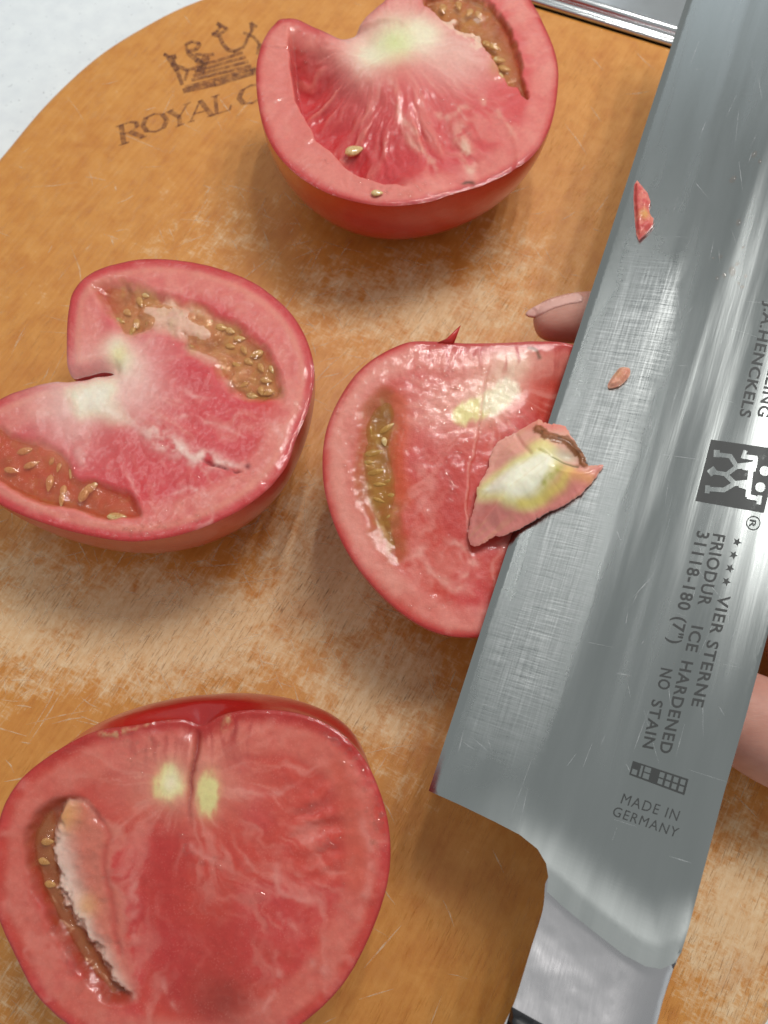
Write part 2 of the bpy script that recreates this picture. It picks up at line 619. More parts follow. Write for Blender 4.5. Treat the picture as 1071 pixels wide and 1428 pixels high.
M_nail = mat_plain('fingernail', srgb(222, 174, 162), 0.32)
M_cork = mat_plain('cork_scar', srgb(150, 104, 62), 0.8)

# ------------------------------------------------------------------ counter
TH = 1.8
cv = [(-80, -80, -TH), (80, -80, -TH), (80, 80, -TH), (-80, 80, -TH)]
tag(mesh('counter_top', cv, [(0, 1, 2, 3)], M_counter, smooth=False), None, kind='structure')

# ------------------------------------------------------------------ cutting board
board_px = [(-330, 800), (-260, 590), (-130, 370), (-60, 282), (0, 213), (60, 142), (130, 77), (200, 32), (270, -2), (380, -38),
            (500, -48), (620, -30), (700, -9), (760, 9), (845, 35), (930, 61), (1020, 89), (1070, 106), (1105, 135), (1125, 190), (1135, 300), (1150, 700),
            (1142, 1000), (1128, 1270), (1092, 1396), (1056, 1450), (1000, 1500), (900, 1570), (700, 1630), (300, 1650), (-200, 1600), (-380, 1200)]
bo = crom(np.array([U(x, y)[:2] for x, y in board_px]), 260)
if signed_area(bo) < 0:
    bo = bo[::-1]
tn = np.roll(bo, -1, 0) - np.roll(bo, 1, 0)
nr = np.stack([tn[:, 1], -tn[:, 0]], 1) / np.linalg.norm(tn, axis=1)[:, None]
rings = []
R0 = 0.32
for k in range(7):
    a = k / 6 * math.pi / 2
    rings.append((R0 * (math.sin(a) - 1), -R0 * (1 - math.cos(a))))
for k in range(7):
    a = k / 6 * math.pi / 2
    rings.append((-R0 * (1 - math.cos(a)), -TH + R0 * (1 - math.sin(a))))
N = len(bo)
bv = np.vstack([np.c_[bo + nr * o, np.full(N, z)] for o, z in rings])
bf = []
for k in range(len(rings) - 1):
    for i in range(N):
        j = (i + 1) % N
        bf.append((k * N + j, k * N + i, (k + 1) * N + i, (k + 1) * N + j))
bf.append(tuple((len(rings) - 1) * N + i for i in range(N))[::-1])
board = thing('cutting_board', 'worn orange brown wooden cutting board with rounded corner on the white counter', 'cutting board', (0, 0, -TH))
tv_, tf_ = fill(np.array(bv[:N, :2]), 0.3)
tf_ = [t if signed_area(tv_[list(t)]) > 0 else t[::-1] for t in tf_]
n0 = len(bv)
bv = np.vstack([bv, np.c_[tv_, np.zeros(len(tv_))]])
bf += [tuple(i + n0 for i in t) for t in tf_]
BP = proj(bv)
wmap = np.zeros(len(bv))
for x, y, rx, ry, a in WEARMAP:
    wmap = np.maximum(wmap, a * np.exp(-((BP[:, 0] - x) / rx) ** 2 - ((BP[:, 1] - y) / ry) ** 2))
ob = mesh('board_slab', bv, bf, M_board, board, att={'wear': wmap})
# knife cuts in the varnish
sv, sf = [], []
for k in range(900):
    if k < 480:
        px, py = rng.normal(230, 230), rng.normal(860, 150)
    elif k < 760:
        px, py = rng.normal(430, 230), rng.normal(390, 130)
    else:
        px, py = rng.uniform(0, 1071), rng.uniform(0, 1428)
    c = U(px, py)[:2]
    ang = rng.choice([math.radians(60), math.radians(118), math.radians(20), math.radians(-20)]) + rng.normal(0, 0.16)
    L = rng.gamma(2.0, 0.28) + 0.2
    wd = rng.uniform(0.008, 0.026)
    d = np.array([math.cos(ang), math.sin(ang)])
    q = np.array([-d[1], d[0]])
    b = rng.normal(0, 0.03) * L
    pts = [c - d * L / 2, c + q * b, c + d * L / 2]
    i0 = len(sv)
    for m, p in enumerate(pts):
        w = wd * (1.0 if m == 1 else 0.15)
        sv += [(*(p + q * w), 0.008), (*(p - q * w), 0.008)]
    sf += [(i0, i0 + 1, i0 + 3, i0 + 2), (i0 + 2, i0 + 3, i0 + 5, i0 + 4)]
sv, keep = np.array(sv), None
ok = inside(sv[:, :2], bo + nr * -0.5)
sf = [f for f in sf if all(ok[i] for i in f)]
tag(mesh('knife_cuts', sv, sf, M_cut, board, smooth=False), None, kind='stuff')


def quadmap(q):
    """photo quad (origin, x end, x end + up, up) -> bilinear map from the unit square"""
    q = np.asarray(q, float)

    def f(u, v):
        return (q[0] * (1 - u) + q[1] * u) * (1 - v) + (q[3] * (1 - u) + q[2] * u) * v
    return f


# --- branded lettering and crown (serif capitals drawn as thick and thin strokes in a 0..1 box)
SERIF = {
    'R': [((.18, 0), (.18, 1), .13), ((.0, 0), (.36, 0), .05), ((.0, 1), (.5, 1), .05), ((.5, 1), (.72, .88), .09), ((.72, .88), (.72, .64), .12), ((.72, .64), (.5, .5), .08), ((.5, .5), (.2, .5), .05), ((.45, .5), (.85, .04), .13), ((.75, 0), (1.0, 0), .05)],
    'O': [((.5, 1), (.2, .88), .07), ((.2, .88), (.06, .5), .13), ((.06, .5), (.2, .12), .13), ((.2, .12), (.5, 0), .07), ((.5, 0), (.8, .12), .07), ((.8, .12), (.94, .5), .13), ((.94, .5), (.8, .88), .13), ((.8, .88), (.5, 1), .07)],
    'Y': [((.12, 1), (.5, .48), .13), ((.88, 1), (.5, .48), .06), ((.5, .5), (.5, 0), .13), ((0, 1), (.3, 1), .05), ((.72, 1), (1, 1), .05), ((.32, 0), (.68, 0), .05)],
    'A': [((.1, 0), (.5, 1), .06), ((.5, 1), (.88, 0), .13), ((.26, .36), (.72, .36), .05), ((0, 0), (.24, 0), .05), ((.72, 0), (1, 0), .05)],
    'L': [((.22, 0), (.22, 1), .13), ((.02, 1), (.42, 1), .05), ((.02, 0), (.85, 0), .05), ((.85, 0), (.92, .24), .07)],
    'K': [((.18, 0), (.18, 1), .13), ((0, 0), (.36, 0), .05), ((0, 1), (.36, 1), .05), ((.2, .45), (.8, 1), .06), ((.4, .6), (.88, 0), .13), ((.66, 1), (.95, 1), .05), ((.72, 0), (1, 0), .05)],
}


def strokes_mesh(strokes, fmap, place, zstep=0.0):
    V, F = [], []
    for k, (a, b, w) in enumerate(strokes):
        a, b = np.array(a, float), np.array(b, float)
        d = (b - a) / (np.linalg.norm(b - a) + 1e-9)
        q = np.array([-d[1], d[0]]) * w * 0.72
        a, b = a - d * w * 0.2, b + d * w * 0.2
        i0 = len(V)
        for p in (a - q, b - q, b + q, a + q):
            V.append(place(fmap(p[0], p[1]), k))
        F.append((i0, i0 + 1, i0 + 2, i0 + 3))
    return V, F


def on_board(p, k=0):
    x = U(p[0], p[1])
    return (x[0], x[1], 0.010 + 0.0012 * (k % 9))


letters = [('R', (166, 203), (205, 190)), ('O', (198, 188), (236, 180)), ('Y', (234, 182), (268, 168)), ('A', (262, 171), (300, 160)), ('L', (296, 161), (325, 152)), ('O', (332, 150), (372, 138)), ('A', (374, 139), (412, 128)), ('K', (412, 128), (452, 117))]
for ch, a, b in letters:
    a, b = np.array(a, float), np.array(b, float)
    upv = np.array([-2.0, -25.0]) if ch != 'R' else np.array([-4, -26.0])
    f = quadmap([a, b, b + upv, a + upv])
    V, F = strokes_mesh(SERIF[ch], f, on_board)
    o = mesh('branded_letter', V, F, M_burn, board, smooth=False)
crown = []
C = lambda *p: [((p[i][0], p[i][1]), (p[i + 1][0], p[i + 1][1]), p[i][2]) for i in range(len(p) - 1)]
# photo pixels; converted by an identity map
crown += C((256, 127, 5), (300, 117, 6), (352, 101, 6), (372, 96, 5))
crown += C((258, 122, 3), (300, 111, 3), (356, 95, 3))
crown += C((254, 118, 4), (247, 98, 6), (236, 80, 3), (229, 76, 3), (240, 80, 5), (245, 79, 3), (240, 90, 4), (262, 98, 3), (272, 95, 3))
crown += C((258, 112, 3), (262, 97, 3))
crown += C((283, 92, 6), (275, 84, 5), (262, 74, 3), (259, 63, 3), (268, 58, 3), (279, 61, 4), (274, 69, 4), (264, 72, 3))
crown += C((272, 76, 3), (290, 77, 3), (298, 76, 3))
crown += C((280, 100, 8), (284, 88, 8), (288, 80, 4))
crown += C((328, 72, 4), (318, 70, 4), (310, 60, 4), (306, 50, 4), (296, 48, 3), (303, 44, 3), (308, 36, 4), (303, 33, 3), (316, 40, 2))
crown += C((306, 48, 3), (318, 40, 2))
crown += C((326, 73, 3), (340, 66, 3), (346, 52, 3), (352, 42, 4), (350, 32, 3), (358, 38, 3))
crown += C((340, 46, 3), (354, 52, 3), (362, 62, 4), (360, 76, 5))
crown += C((362, 90, 3), (372, 60, 4), (385, 50, 3))
for y in range(4):
    crown += C((268 + 2 * y, 112 - 6 * y, 3.2), (350 - 4 * y, 92 - 6 * y, 3.2))
V, F = strokes_mesh(crown, lambda u, v: np.array([u, v]), on_board)
mesh('crown_emblem', V, F, M_burn, board, smooth=False)

# ------------------------------------------------------------------ steel tray beyond the board
p1, p2 = U(760, 9), U(930, 61)
td = (p2 - p1)[:2] / np.linalg.norm((p2 - p1)[:2])
tnv = np.array([-td[1], td[0]])                       # away from the board
tl, tw = 26.0, 17.0
tc = p1[:2] + td * 4.0 + tnv * (tw / 2 - 0.05)


def rrect(off, nz, r=2.0, n=10):
    hx, hy = tl / 2 - off, tw / 2 - off
    r = max(r - off, 0.3)
    out = []
    for cx, cy, a0 in ((hx - r, hy - r, 0), (-hx + r, hy - r, 90), (-hx + r, -hy + r, 180), (hx - r, -hy + r, 270)):
        for k in range(n):
            a = math.radians(a0 + 90 * k / (n - 1))
            out.append((cx + r * math.cos(a), cy + r * math.sin(a)))
    out = np.array(out)
    w = tc + out[:, :1] * td + out[:, 1:] * tnv
    return np.c_[w, np.full(len(w), nz)]


prof = [(0.75, -1.75), (0.55, -1.6), (0.30, -0.6), (0.12, -0.12), (0.02, -0.05)]
for k in range(9):
    a = math.pi * (1 - k / 8)
    prof.append((0.1 + 0.12 * math.cos(a), 0.04 + 0.12 * math.sin(a)))
prof += [(0.27, -0.02), (0.42, -0.01), (0.48, 0.04)]
for k in range(7):
    a = math.pi * (1 - k / 6)
    prof.append((0.68 + 0.17 * math.cos(a), 0.10 + 0.16 * math.sin(a)))
prof += [(0.9, 0.05), (1.0, -0.1), (1.06, -0.5), (1.15, -1.2), (1.3, -1.55), (1.6, -1.66)]
tv = np.vstack([rrect(o, z) for o, z in prof])
n_ = len(rrect(0, 0))
tf = []
for k in range(len(prof) - 1):
    for i in range(n_):
        j = (i + 1) % n_
        tf.append((k * n_ + i, k * n_ + j, (k + 1) * n_ + j, (k + 1) * n_ + i))
tray = thing('steel_tray', 'shiny steel tray with a rolled rim beside the far edge of the board', 'tray', (tc[0], tc[1], -TH))
mesh('rim', tv, tf, M_tray, tray)
fl = rrect(1.58, -1.665)
fb = rrect(0.74, -1.78)
mesh('tray_floor', np.vstack([fl, fb]), [tuple(range(n_)), tuple(range(2 * n_ - 1, n_ - 1, -1))], M_tray, tray, smooth=False)

# ------------------------------------------------------------------ tomato halves
FL = srgb(208, 82, 76)
PALE = srgb(226, 144, 130)
ROSE = srgb(208, 68, 70)
RED = srgb(178, 40, 34)
DEEP = srgb(190, 52, 50)
WHITE = srgb(238, 226, 198)
YEL = srgb(234, 224, 154)
GRN = srgb(206, 214, 140)
BROWN = srgb(150, 80, 34)
OLIVE = srgb(140, 92, 34)
PLAC = srgb(234, 196, 172)
ORNG = srgb(206, 92, 50)


def lay(c, col, m):
    return c + (np.asarray(col) - c) * np.clip(m, 0, 1)[:, None]


def base_face(P, outline_px, seed, ring=(22, 48), flesh=FL, ringcol=PALE, core=(0, 0), fib=0.5):
    d = sdf(P, outline_px)
    n1, n2 = fbm(P, 60, seed), fbm(P, 14, seed + 9)
    dd = d + (n1 - 0.5) * 10
    c = np.tile(flesh, (len(P), 1))
    c = lay(c, ROSE, ss(0.4, 0.75, n1) * 0.7)
    c = lay(c, PALE, ss(0.5, 0.9, n2) * 0.22)
    rad = np.hypot(P[:, 0] - core[0], P[:, 1] - core[1])
    ang = np.arctan2(P[:, 1] - core[1], P[:, 0] - core[0])
    fb = fbm(np.stack([ang * 70 + (n1 - .5) * 30, rad * 0.10], 1), 6.0, seed + 21, 4)
    c = lay(c, PALE, ss(0.50, 0.78, fb) * ss(20, 70, rad) * fib)
    c = lay(c, DEEP, ss(0.50, 0.25, fb) * ss(30, 80, rad) * fib * 0.5)
    r = ss(ring[0] - 14, ring[0], dd) * (1 - ss(ring[1] - 8, ring[1] + 14, dd))
    c = lay(c, ringcol, r * (0.35 + 0.6 * n2))
    c = lay(c, DEEP, (1 - ss(2, 13, dd)) * 0.55)
    c = lay(c, RED, 1 - ss(0.5, 4.5, d + (n2 - .5) * 3))
    h = (n1 - 0.5) * 0.05 + (n2 - 0.5) * 0.022 + 0.03 * ss(0, 4, d) + 0.02 * r
    return d, n1, n2, c, h


def seedbed(c, P, lst, m, seed):
    """pigment of the pulp round the seeds: amber, olive and red by turns, paler at each seed"""
    a, b = fbm(P, 20, seed), fbm(P, 13, seed + 1)
    c = lay(c, srgb(150, 84, 40), m * ss(.5, .72, a) * .75)
    c = lay(c, srgb(190, 74, 58), m * ss(.55, .75, b) * .7)
    c = lay(c, srgb(196, 164, 84), m * ss(.56, .72, fbm(P, 10, seed + 2)) * .5)
    for x, y, *_ in lst:
        c = lay(c, srgb(214, 172, 112), m * gauss(np.hypot(P[:, 0] - x, P[:, 1] - y), 9.5) * .75)
    return c


def warp(P, seed):
    return (P + np.stack([fbm(P, 36, seed, 3) - .5, fbm(P, 36, seed + 50, 3) - .5], 1) * 14)


def Z(pts, s, ox, oy):
    return np.array([(x / s + ox, y / s + oy) for x, y in pts], float)


def streak(P, pts, w0, w1, seed):
    """soft tapering streak, 0..1, fading out at both ends"""
    pts = crom(pts, 30, False)
    Q = P + np.stack([fbm(P, 16, seed + 3) - .5, fbm(P, 16, seed + 4) - .5], 1) * 9
    best = np.zeros(len(P))
    m = len(pts) - 1
    for k in range(m):
        t = (k + .5) / m
        w = w0 + (w1 - w0) * t
        amp = min(1.0, 3.2 * t + .15, 3.2 * (1 - t) + .15)
        best = np.maximum(best, amp * np.exp(-(sseg(Q, pts[k], pts[k + 1]) / w) ** 2))
    return best * ss(0.25, 0.7, fbm(P, 14, seed))


class Tomato:
    def __init__(s, label, px, z, center, tilt, nrm_az, npts=320):
        s.label = label
        n = np.array([math.sin(tilt) * math.cos(nrm_az), math.sin(tilt) * math.sin(nrm_az), math.cos(tilt)])
        o = unproj([center], np.array([0, 0, z]), np.array([0, 0, 1.0]))[0]
        s.fr = Frame(o, n)
        s.opx = crom(px, npts)
        s.out = s.fr.px(s.opx)
        s.out = resample(s.out, npts)
        s.opx = proj(s.fr.to3(s.out))
        if signed_area(s.out) < 0:
            s.out = s.out[::-1].copy()
            s.opx = s.opx[::-1].copy()
        s.c = s.out.mean(0)
        s.root = thing('tomato_half', label, 'tomato', (o[0], o[1], 0), 'tomato halves on the board')

    def skin(s, bulge=None, sm=60, p=0.62, wq=0.45, squash=1.0, tint=()):
        out, c = s.out, s.c
        n = len(out)
        k = np.arange(-sm, sm + 1)
        ker = np.exp(-(k / (sm / 2.2)) ** 2)
        ker /= ker.sum()
        smo = np.stack([np.convolve(np.r_[out[-sm:, a], out[:, a], out[:sm, a]], ker, 'valid') for a in (0, 1)], 1)
        # keep the size of the smoothed ring
        smo = c + (smo - c) * (np.sqrt(abs(signed_area(out)) / abs(signed_area(smo))))
        rd = (smo - c) / np.linalg.norm(smo - c, axis=1)[:, None]
        bl = np.zeros(n) if bulge is None else bulge(s.opx)
        K = 44

        rim = s.fn(s.opx, s.opx)[0] - 0.004

        def build(depth):
            V = []
            for i in range(K):
                ph = (i / K) ** 1.15 * math.pi / 2
                w = ss(0, wq, np.array([i / K]))[0]
                ring = c + (((1 - w) * out + w * smo) - c) * math.cos(ph) ** p
                ring = ring + rd * (bl * math.sin(min(ph * 3.2, math.pi)) ** 1.0)[:, None]
                V.append(s.fr.to3(ring, -depth * math.sin(ph) ** squash + rim * (1 - ss(0, 0.35, np.array([i / K]))[0])))
            V.append(s.fr.to3(c[None], -depth))
            return np.vstack(V)
        lo, hi = 0.5, 12.0
        for _ in range(30):
            m = (lo + hi) / 2
            if build(m)[:, 2].min() > 0.012:
                lo = m
            else:
                hi = m
        V = build(lo)
        F = []
        for i in range(K - 1):
            for j in range(n):
                q = (j + 1) % n
                F.append((i * n + j, (i + 1) * n + j, (i + 1) * n + q, i * n + q))
        last = len(V) - 1
        for j in range(n):
            F.append(((K - 1) * n + j, last, (K - 1) * n + (j + 1) % n))
        s.depth = lo
        P = proj(V)
        n1 = fbm(P, 90, 61)
        rgb = np.tile(srgb(204, 36, 30), (len(P), 1))
        rgb = lay(rgb, srgb(200, 70, 36), ss(.5, .8, n1) * .7)
        for x, y, r, col in tint:
            rgb = lay(rgb, col, gauss(np.hypot(P[:, 0] - x, P[:, 1] - y) + (n1 - .5) * 40, r))
        mesh('skin', V, F, M_skin, s.root, rgb=rgb)

    def face(s, fn, sp=0.038):
        v, f = fill(s.out, sp)
        f = [t if signed_area(v[list(t)]) > 0 else t[::-1] for t in f]
        P = proj(s.fr.to3(v))
        h, rgb, wet = fn(P, s.opx)
        mesh('flesh', s.fr.to3(v, h), f, M_flesh, s.root, rgb=rgb, att={'wet': wet})

    def h_at(s, P):
        return s.fn(np.atleast_2d(np.asarray(P, float)), s.opx)[0]

    def gel(s, poly_px, mat, level=-0.07, seeds=(), sp=0.05, dome=0.085, soft=9):
        q = s.fr.px(crom(poly_px, 90))
        if signed_area(q) < 0:
            q = q[::-1]
        v, f = fill(q, sp)
        f = [t if signed_area(v[list(t)]) > 0 else t[::-1] for t in f]
        P = proj(s.fr.to3(v))
        d = sdf(P, crom(poly_px, 90))
        h = level + (fbm(P, 16, 5) - 0.5) * 0.11 - 0.14 * (1 - ss(0, 12, d))
        for sx, sy, *_ in seeds:
            h = h + dome * gauss(np.hypot(P[:, 0] - sx, P[:, 1] - sy), 9.0)
        mesh('seed_gel', s.fr.to3(v, h), f, mat, s.root, att={'thick': ss(0, soft, d)})

    def seeds(s, lst, level=-0.09, wid=1.0):
        for sx, sy, ang, ln in lst:
            lift = level
            p = s.fr.to3(s.fr.px([(sx, sy)]), lift)[0]
            q = s.fr.to3(s.fr.px([(sx + math.cos(math.radians(ang)) * 5, sy + math.sin(math.radians(ang)) * 5)]), lift)[0]
            put_seed(s.root, p, q - p, s.fr.n, ln, 'seed', wid * rng.uniform(.85, 1.1))

    def drops(s, pts, rmin=0.012, rmax=0.04, floor=-0.03):
        V, F = [], []
        pts = np.asarray(pts, float)
        pts = pts[sdf(pts, s.opx) > 4]
        if not len(pts):
            return
        hh = s.h_at(pts)
        if rmin > 0.065:
            hh = np.maximum(hh, floor)
        pl = s.fr.px(pts)
        for (x, y), h in zip(pl, hh):
            r = rng.uniform(rmin, rmax)
            el = rng.uniform(0.9, 2.0)
            an = rng.uniform(0, math.pi)
            hb = r * rng.uniform(0.26, 0.44)
            i0 = len(V)
            ns = 12
            for rr, zz in ((1.0, -0.35), (0.86, 0.26), (0.6, 0.64), (0.3, 0.91)):
                for j in range(ns):
                    a = j * 2 * math.pi / ns
                    wob = 1 + 0.18 * math.sin(2 * a + r * 900) + 0.1 * math.sin(3 * a + r * 500)
                    ex, ey = rr * math.cos(a) * el * wob, rr * math.sin(a) * wob
                    V.append(s.fr.to3([(x + r * (ex * math.cos(an) - ey * math.sin(an)), y + r * (ex * math.sin(an) + ey * math.cos(an)))], h + hb * zz)[0])
            V.append(s.fr.to3([(x, y)], h + hb)[0])
            for k in range(3):
                for j in range(ns):
                    q = (j + 1) % ns
                    F.append((i0 + k * ns + j, i0 + k * ns + q, i0 + k * ns + ns + q, i0 + k * ns + ns + j))
            for j in range(ns):
                F.append((i0 + 3 * ns + j, i0 + 3 * ns + (j + 1) % ns, i0 + 4 * ns))
        tag(mesh('juice_drops', V, F, M_juice, s.root), None, kind='stuff')


def seed_shape():
    V, F = [], []
    n, m = 12, 9
    for i in range(m):
        t = i / (m - 1)
        x = -0.5 + t
        w = 0.30 * math.sin(math.pi * t ** 0.72) ** 0.8 if 0 < t < 1 else 0.0
        for j in range(n):
            a = 2 * math.pi * j / n
            V.append((x, w * math.cos(a), w * 0.55 * math.sin(a)))
    for i in range(m - 1):
        for j in range(n):
            q = (j + 1) % n
            F.append((i * n + j, i * n + q, (i + 1) * n + q, (i + 1) * n + j))
    me = bpy.data.meshes.new('seed')
    me.from_pydata([(x * CM, y * CM, z * CM) for x, y, z in V], [], F)
    me.shade_smooth()
    me.materials.append(M_seed)
    return me


SEED = seed_shape()


def put_seed(root, p, d, n, ln, name='seed', wid=1.0):
    d = d - n * (d @ n)
    d = d / np.linalg.norm(d)
    e2 = np.cross(n, d)
    M = Matrix.Identity(4)
    for r in range(3):
        M[r][0], M[r][1], M[r][2], M[r][3] = d[r] * ln, e2[r] * ln * wid, n[r] * ln * wid, p[r] * CM
    o = bpy.data.objects.new(name, SEED)
    COL.objects.link(o)
    if root is not None:
        o.parent = root
        o.matrix_basis = MW[root.name].inverted() @ M
    else:
        o.matrix_basis = M
    return o


def scatter(poly, n):
    poly = np.asarray(poly, float)
    out = []
    lo, hi = poly.min(0), poly.max(0)
    while len(out) < n:
        p = rng.uniform(lo, hi, (n * 3, 2))
        out += list(p[inside(p, poly)])
    return np.array(out[:n])


# ---------------- far tomato (A): hollow left chamber, gel chamber at the upper right
A_px = [(385, 31), (365, 62), (357, 105), (364, 165), (384, 212), (420, 248), (470, 274), (530, 287), (590, 283), (640, 267), (690, 248), (738, 222),
        (767, 178), (778, 120), (775, 78), (757, 32), (733, -8), (690, -42), (640, -52), (590, -42), (552, -12), (528, 8), (505, 26), (490, 40), (470, 48), (445, 40), (420, 29), (400, 26)]
A_wall = np.array([(399, 45), (401, 80), (407, 115), (418, 145), (431, 170), (438, 195), (460, 219), (490, 241), (524, 256), (560, 262)])
A_cav = crom([(402, 36), (401, 80), (407, 115), (418, 145), (431, 170), (438, 195), (460, 219), (490, 241), (524, 256), (565, 264), (640, 290), (720, 240), (700, 150), (640, 60), (560, 30), (500, 30), (450, 30), (425, 26)], 140)
A_gel = crom([(588, 2), (605, -10), (650, -16), (690, 5), (714, 45), (728, 85), (738, 138), (722, 128), (708, 118), (694, 100), (684, 80), (660, 55), (630, 35), (605, 22)], 90)


sa = [(668, 18, 60, 0.41), (690, 62, 20, 0.41), (697, 80, 10, 0.41), (680, 58, 40, 0.38), (704, 92, 15, 0.43), (698, 104, 60, 0.41), (690, 96, 20, 0.38), (618, 8, 90, 0.41), (640, 4, 80, 0.41), (655, 14, 120, 0.38)]


def face_A(P, opx):
    d, n1, n2, c, h = base_face(P, opx, 11, ring=(14, 34), flesh=srgb(212, 80, 80), core=(550, 66), fib=0.5)
    P = warp(P, 33)
    ang = np.arctan2(P[:, 1] - 70, P[:, 0] - 548)
    rad = np.hypot(P[:, 1] - 70, P[:, 0] - 548)
    fold = fbm(np.stack([ang * 60 + (n1 - .5) * 18, rad * 0.12], 1), 6.5, 3, 3)
    s = sdf(P, A_cav)
    dw = dline(P, A_wall)
    cav = ss(0, 9, s)
    endt = ss(0, 60, dline(P, [(392, 30), (450, 42), (500, 66), (560, 90)])) * ss(5, 110, dline(P, [(588, 266), (640, 300)]))
    slope = np.exp(-(dw / 88) ** 2) * endt
    h = h - cav * slope * 1.15
    cav = cav * ss(0.02, 0.5, slope)
    h = h + cav * (fold - 0.5) * 0.30 * ss(0, 30, s)
    c = lay(c, srgb(200, 62, 68), cav * 0.55)
    c = lay(c, PALE, cav * ss(0.52, 0.8, fold) * 0.6)
    c = lay(c, srgb(220, 130, 118), ss(4, 10, d) * (1 - ss(-2, 4, s)) * gauss(dw, 40) * 0.8)
    # radiating fibres over the middle
    mid = (1 - cav) * ss(40, 90, rad) * (1 - ss(180, 240, rad))
    h = h + mid * (fold - 0.5) * 0.10
    c = lay(c, PALE, mid * ss(0.55, 0.85, fold) * 0.5)
    # core
    core = gauss(dline(P, [(522, 72), (552, 58), (592, 52)]), 24)
    c = lay(c, srgb(232, 190, 176), gauss(dline(P, [(520, 60), (560, 50), (640, 75)]), 48) * 0.8)
    c = lay(c, WHITE, core * (0.75 + 0.7 * fold))
    c = lay(c, GRN, gauss(np.hypot(P[:, 0] - 552, P[:, 1] - 62), 24) * 0.7)
    h = h - 0.28 * gauss(dline(P, [(488, 38), (512, 52)]), 22)
    # gel chamber
    g = sdf(P, A_gel) + (fbm(P, 9, 41) - .5) * 8
    gm = ss(0, 7, g)
    h = h - gm * 0.26
    c = lay(c, srgb(186, 128, 72), gm * 0.85)
    c = seedbed(c, P, sa, gm, 201)
    c = lay(c, srgb(176, 48, 26), gm * gauss(dline(P, [(700, 20), (722, 70), (738, 138)]), 12))
    pl = streak(P, [(606, 26), (640, 36), (666, 62), (684, 86)], 15, 8, 7)
    fr_ = fbm(P, 7, 71)
    pl = ss(0.3, 0.6, pl * (0.6 + 0.9 * fr_))
    c = lay(c, PLAC, pl * 0.9)
    h = h + gm * pl * 0.2
    for sx, sy in ((688, 92), (692, 68), (702, 96), (668, 28)):
        c = lay(c, srgb(196, 140, 84), gauss(np.hypot(P[:, 0] - sx, P[:, 1] - sy), 9) * 0.6)
    v = streak(P, [(640, 165), (650, 205), (655, 245)], 11, 5, 13)
    c = lay(c, PLAC, v * 0.9)
    for i, ln in enumerate(([(590, 140), (620, 160), (650, 150), (690, 175)], [(560, 170), (600, 215), (612, 250)], [(660, 120), (700, 160), (720, 200)], [(545, 100), (556, 150), (600, 190)])):
        c = lay(c, PLAC, streak(P, ln, 6, 3, 20 + i) * 0.45)
    c = lay(c, srgb(104, 52, 26), gauss(dline(P, [(646, 257), (659, 253)]), 3.4) * ss(.25, .5, n2 + .1))
    wet = np.clip(0.35 + cav * 0.8 + gm * 0.8, 0, 1)
    return h, c, wet


TA = Tomato('tomato half at the far edge with an empty hollow beside its left wall', A_px, 3.8, (565, 140), 0.0, 0.0)
TA.fn = face_A
TA.skin(sm=46, p=0.60, tint=[(385, 235, 70, srgb(206, 112, 50)), (560, 330, 80, srgb(196, 36, 30))])
TA.face(face_A)
TA.gel(A_gel, M_gel, -0.07, sa)
TA.seeds(sa, -0.10)
TA.drops(np.vstack([scatter([(395, 30), (430, 30), (445, 60), (404, 140), (395, 120)], 26), scatter([(440, 210), (540, 262), (700, 240), (560, 278), (470, 250)], 26), scatter([(560, 120), (740, 120), (730, 200), (600, 220)], 26)]), 0.025, 0.07)
TA.drops([(561, 272), (572, 271)], 0.09, 0.13)

# ---------------- left tomato (B): two seed chambers, white core at the notch
B_px = [(96, 520), (93, 480), (96, 430), (108, 398), (145, 373), (215, 361), (290, 370), (360, 398), (412, 445), (437, 505), (433, 560), (413, 612), (398, 652), (365, 690), (315, 722), (250, 746),
        (180, 755), (100, 741), (40, 722), (0, 703), (-40, 675), (-62, 635), (-52, 592), (0, 557), (50, 538), (100, 528), (140, 522), (158, 517), (140, 514), (115, 520)]
q4 = lambda pts: Z(pts, 2.328, 0, 340)
B_gel1 = crom(q4([(322, 160), (350, 122), (450, 145), (560, 185), (690, 230), (800, 285), (868, 345), (905, 430), (915, 500), (850, 510), (780, 495), (720, 440), (700, 395), (640, 365), (600, 345), (590, 310), (520, 285), (455, 298), (392, 300), (365, 240)]), 120)
B_gel2 = crom(q4([(-70, 600), (0, 575), (70, 625), (150, 640), (215, 680), (250, 740), (330, 770), (420, 810), (465, 890), (380, 897), (260, 882), (150, 848), (60, 818), (0, 790), (-70, 730)]), 120)
B_led = q4([(-70, 735), (0, 790), (60, 818), (150, 848), (260, 882), (380, 897)])


sb = [(*q4([(x, y)])[0], a, l) for x, y, a, l in ((450, 180, 70, .36), (385, 242, 20, .34), (440, 252, 80, .36), (482, 252, 20, .3), (560, 190, 20, .26), (620, 202, 30, .30), (680, 240, 30, .30), (716, 264, 10, .36),
      (775, 300, 0, .36), (830, 350, 160, .40), (620, 332, 30, .30), (862, 436, 10, .36), (816, 486, 10, .34), (870, 476, 160, .34), (790, 338, 60, .30), (880, 400, 70, .28), (715, 398, 40, .22), (410, 215, 40, .30), (470, 160, 10, .26), (425, 275, 120, .30), (745, 275, 20, .30), (655, 215, 30, .26), (805, 375, 30, .30), (845, 395, 60, .32), (765, 385, 20, .26), (845, 470, 80, .30), (745, 325, 10, .30), (790, 450, 150, .26))]


sb2 = [(x / 4.4625, 560 + y / 4.4625, a, l) for x, y, a, l in ((150, 298, -15, .46), (188, 384, -20, .44), (322, 350, -60, .36), (300, 500, 100, .50), (358, 402, 110, .30), (385, 555, 100, .40), (375, 605, 95, .42), (438, 432, 100, .40), (520, 560, -60, .55), (565, 525, -40, .50), (720, 708, 0, .52), (60, 420, 10, .4))]


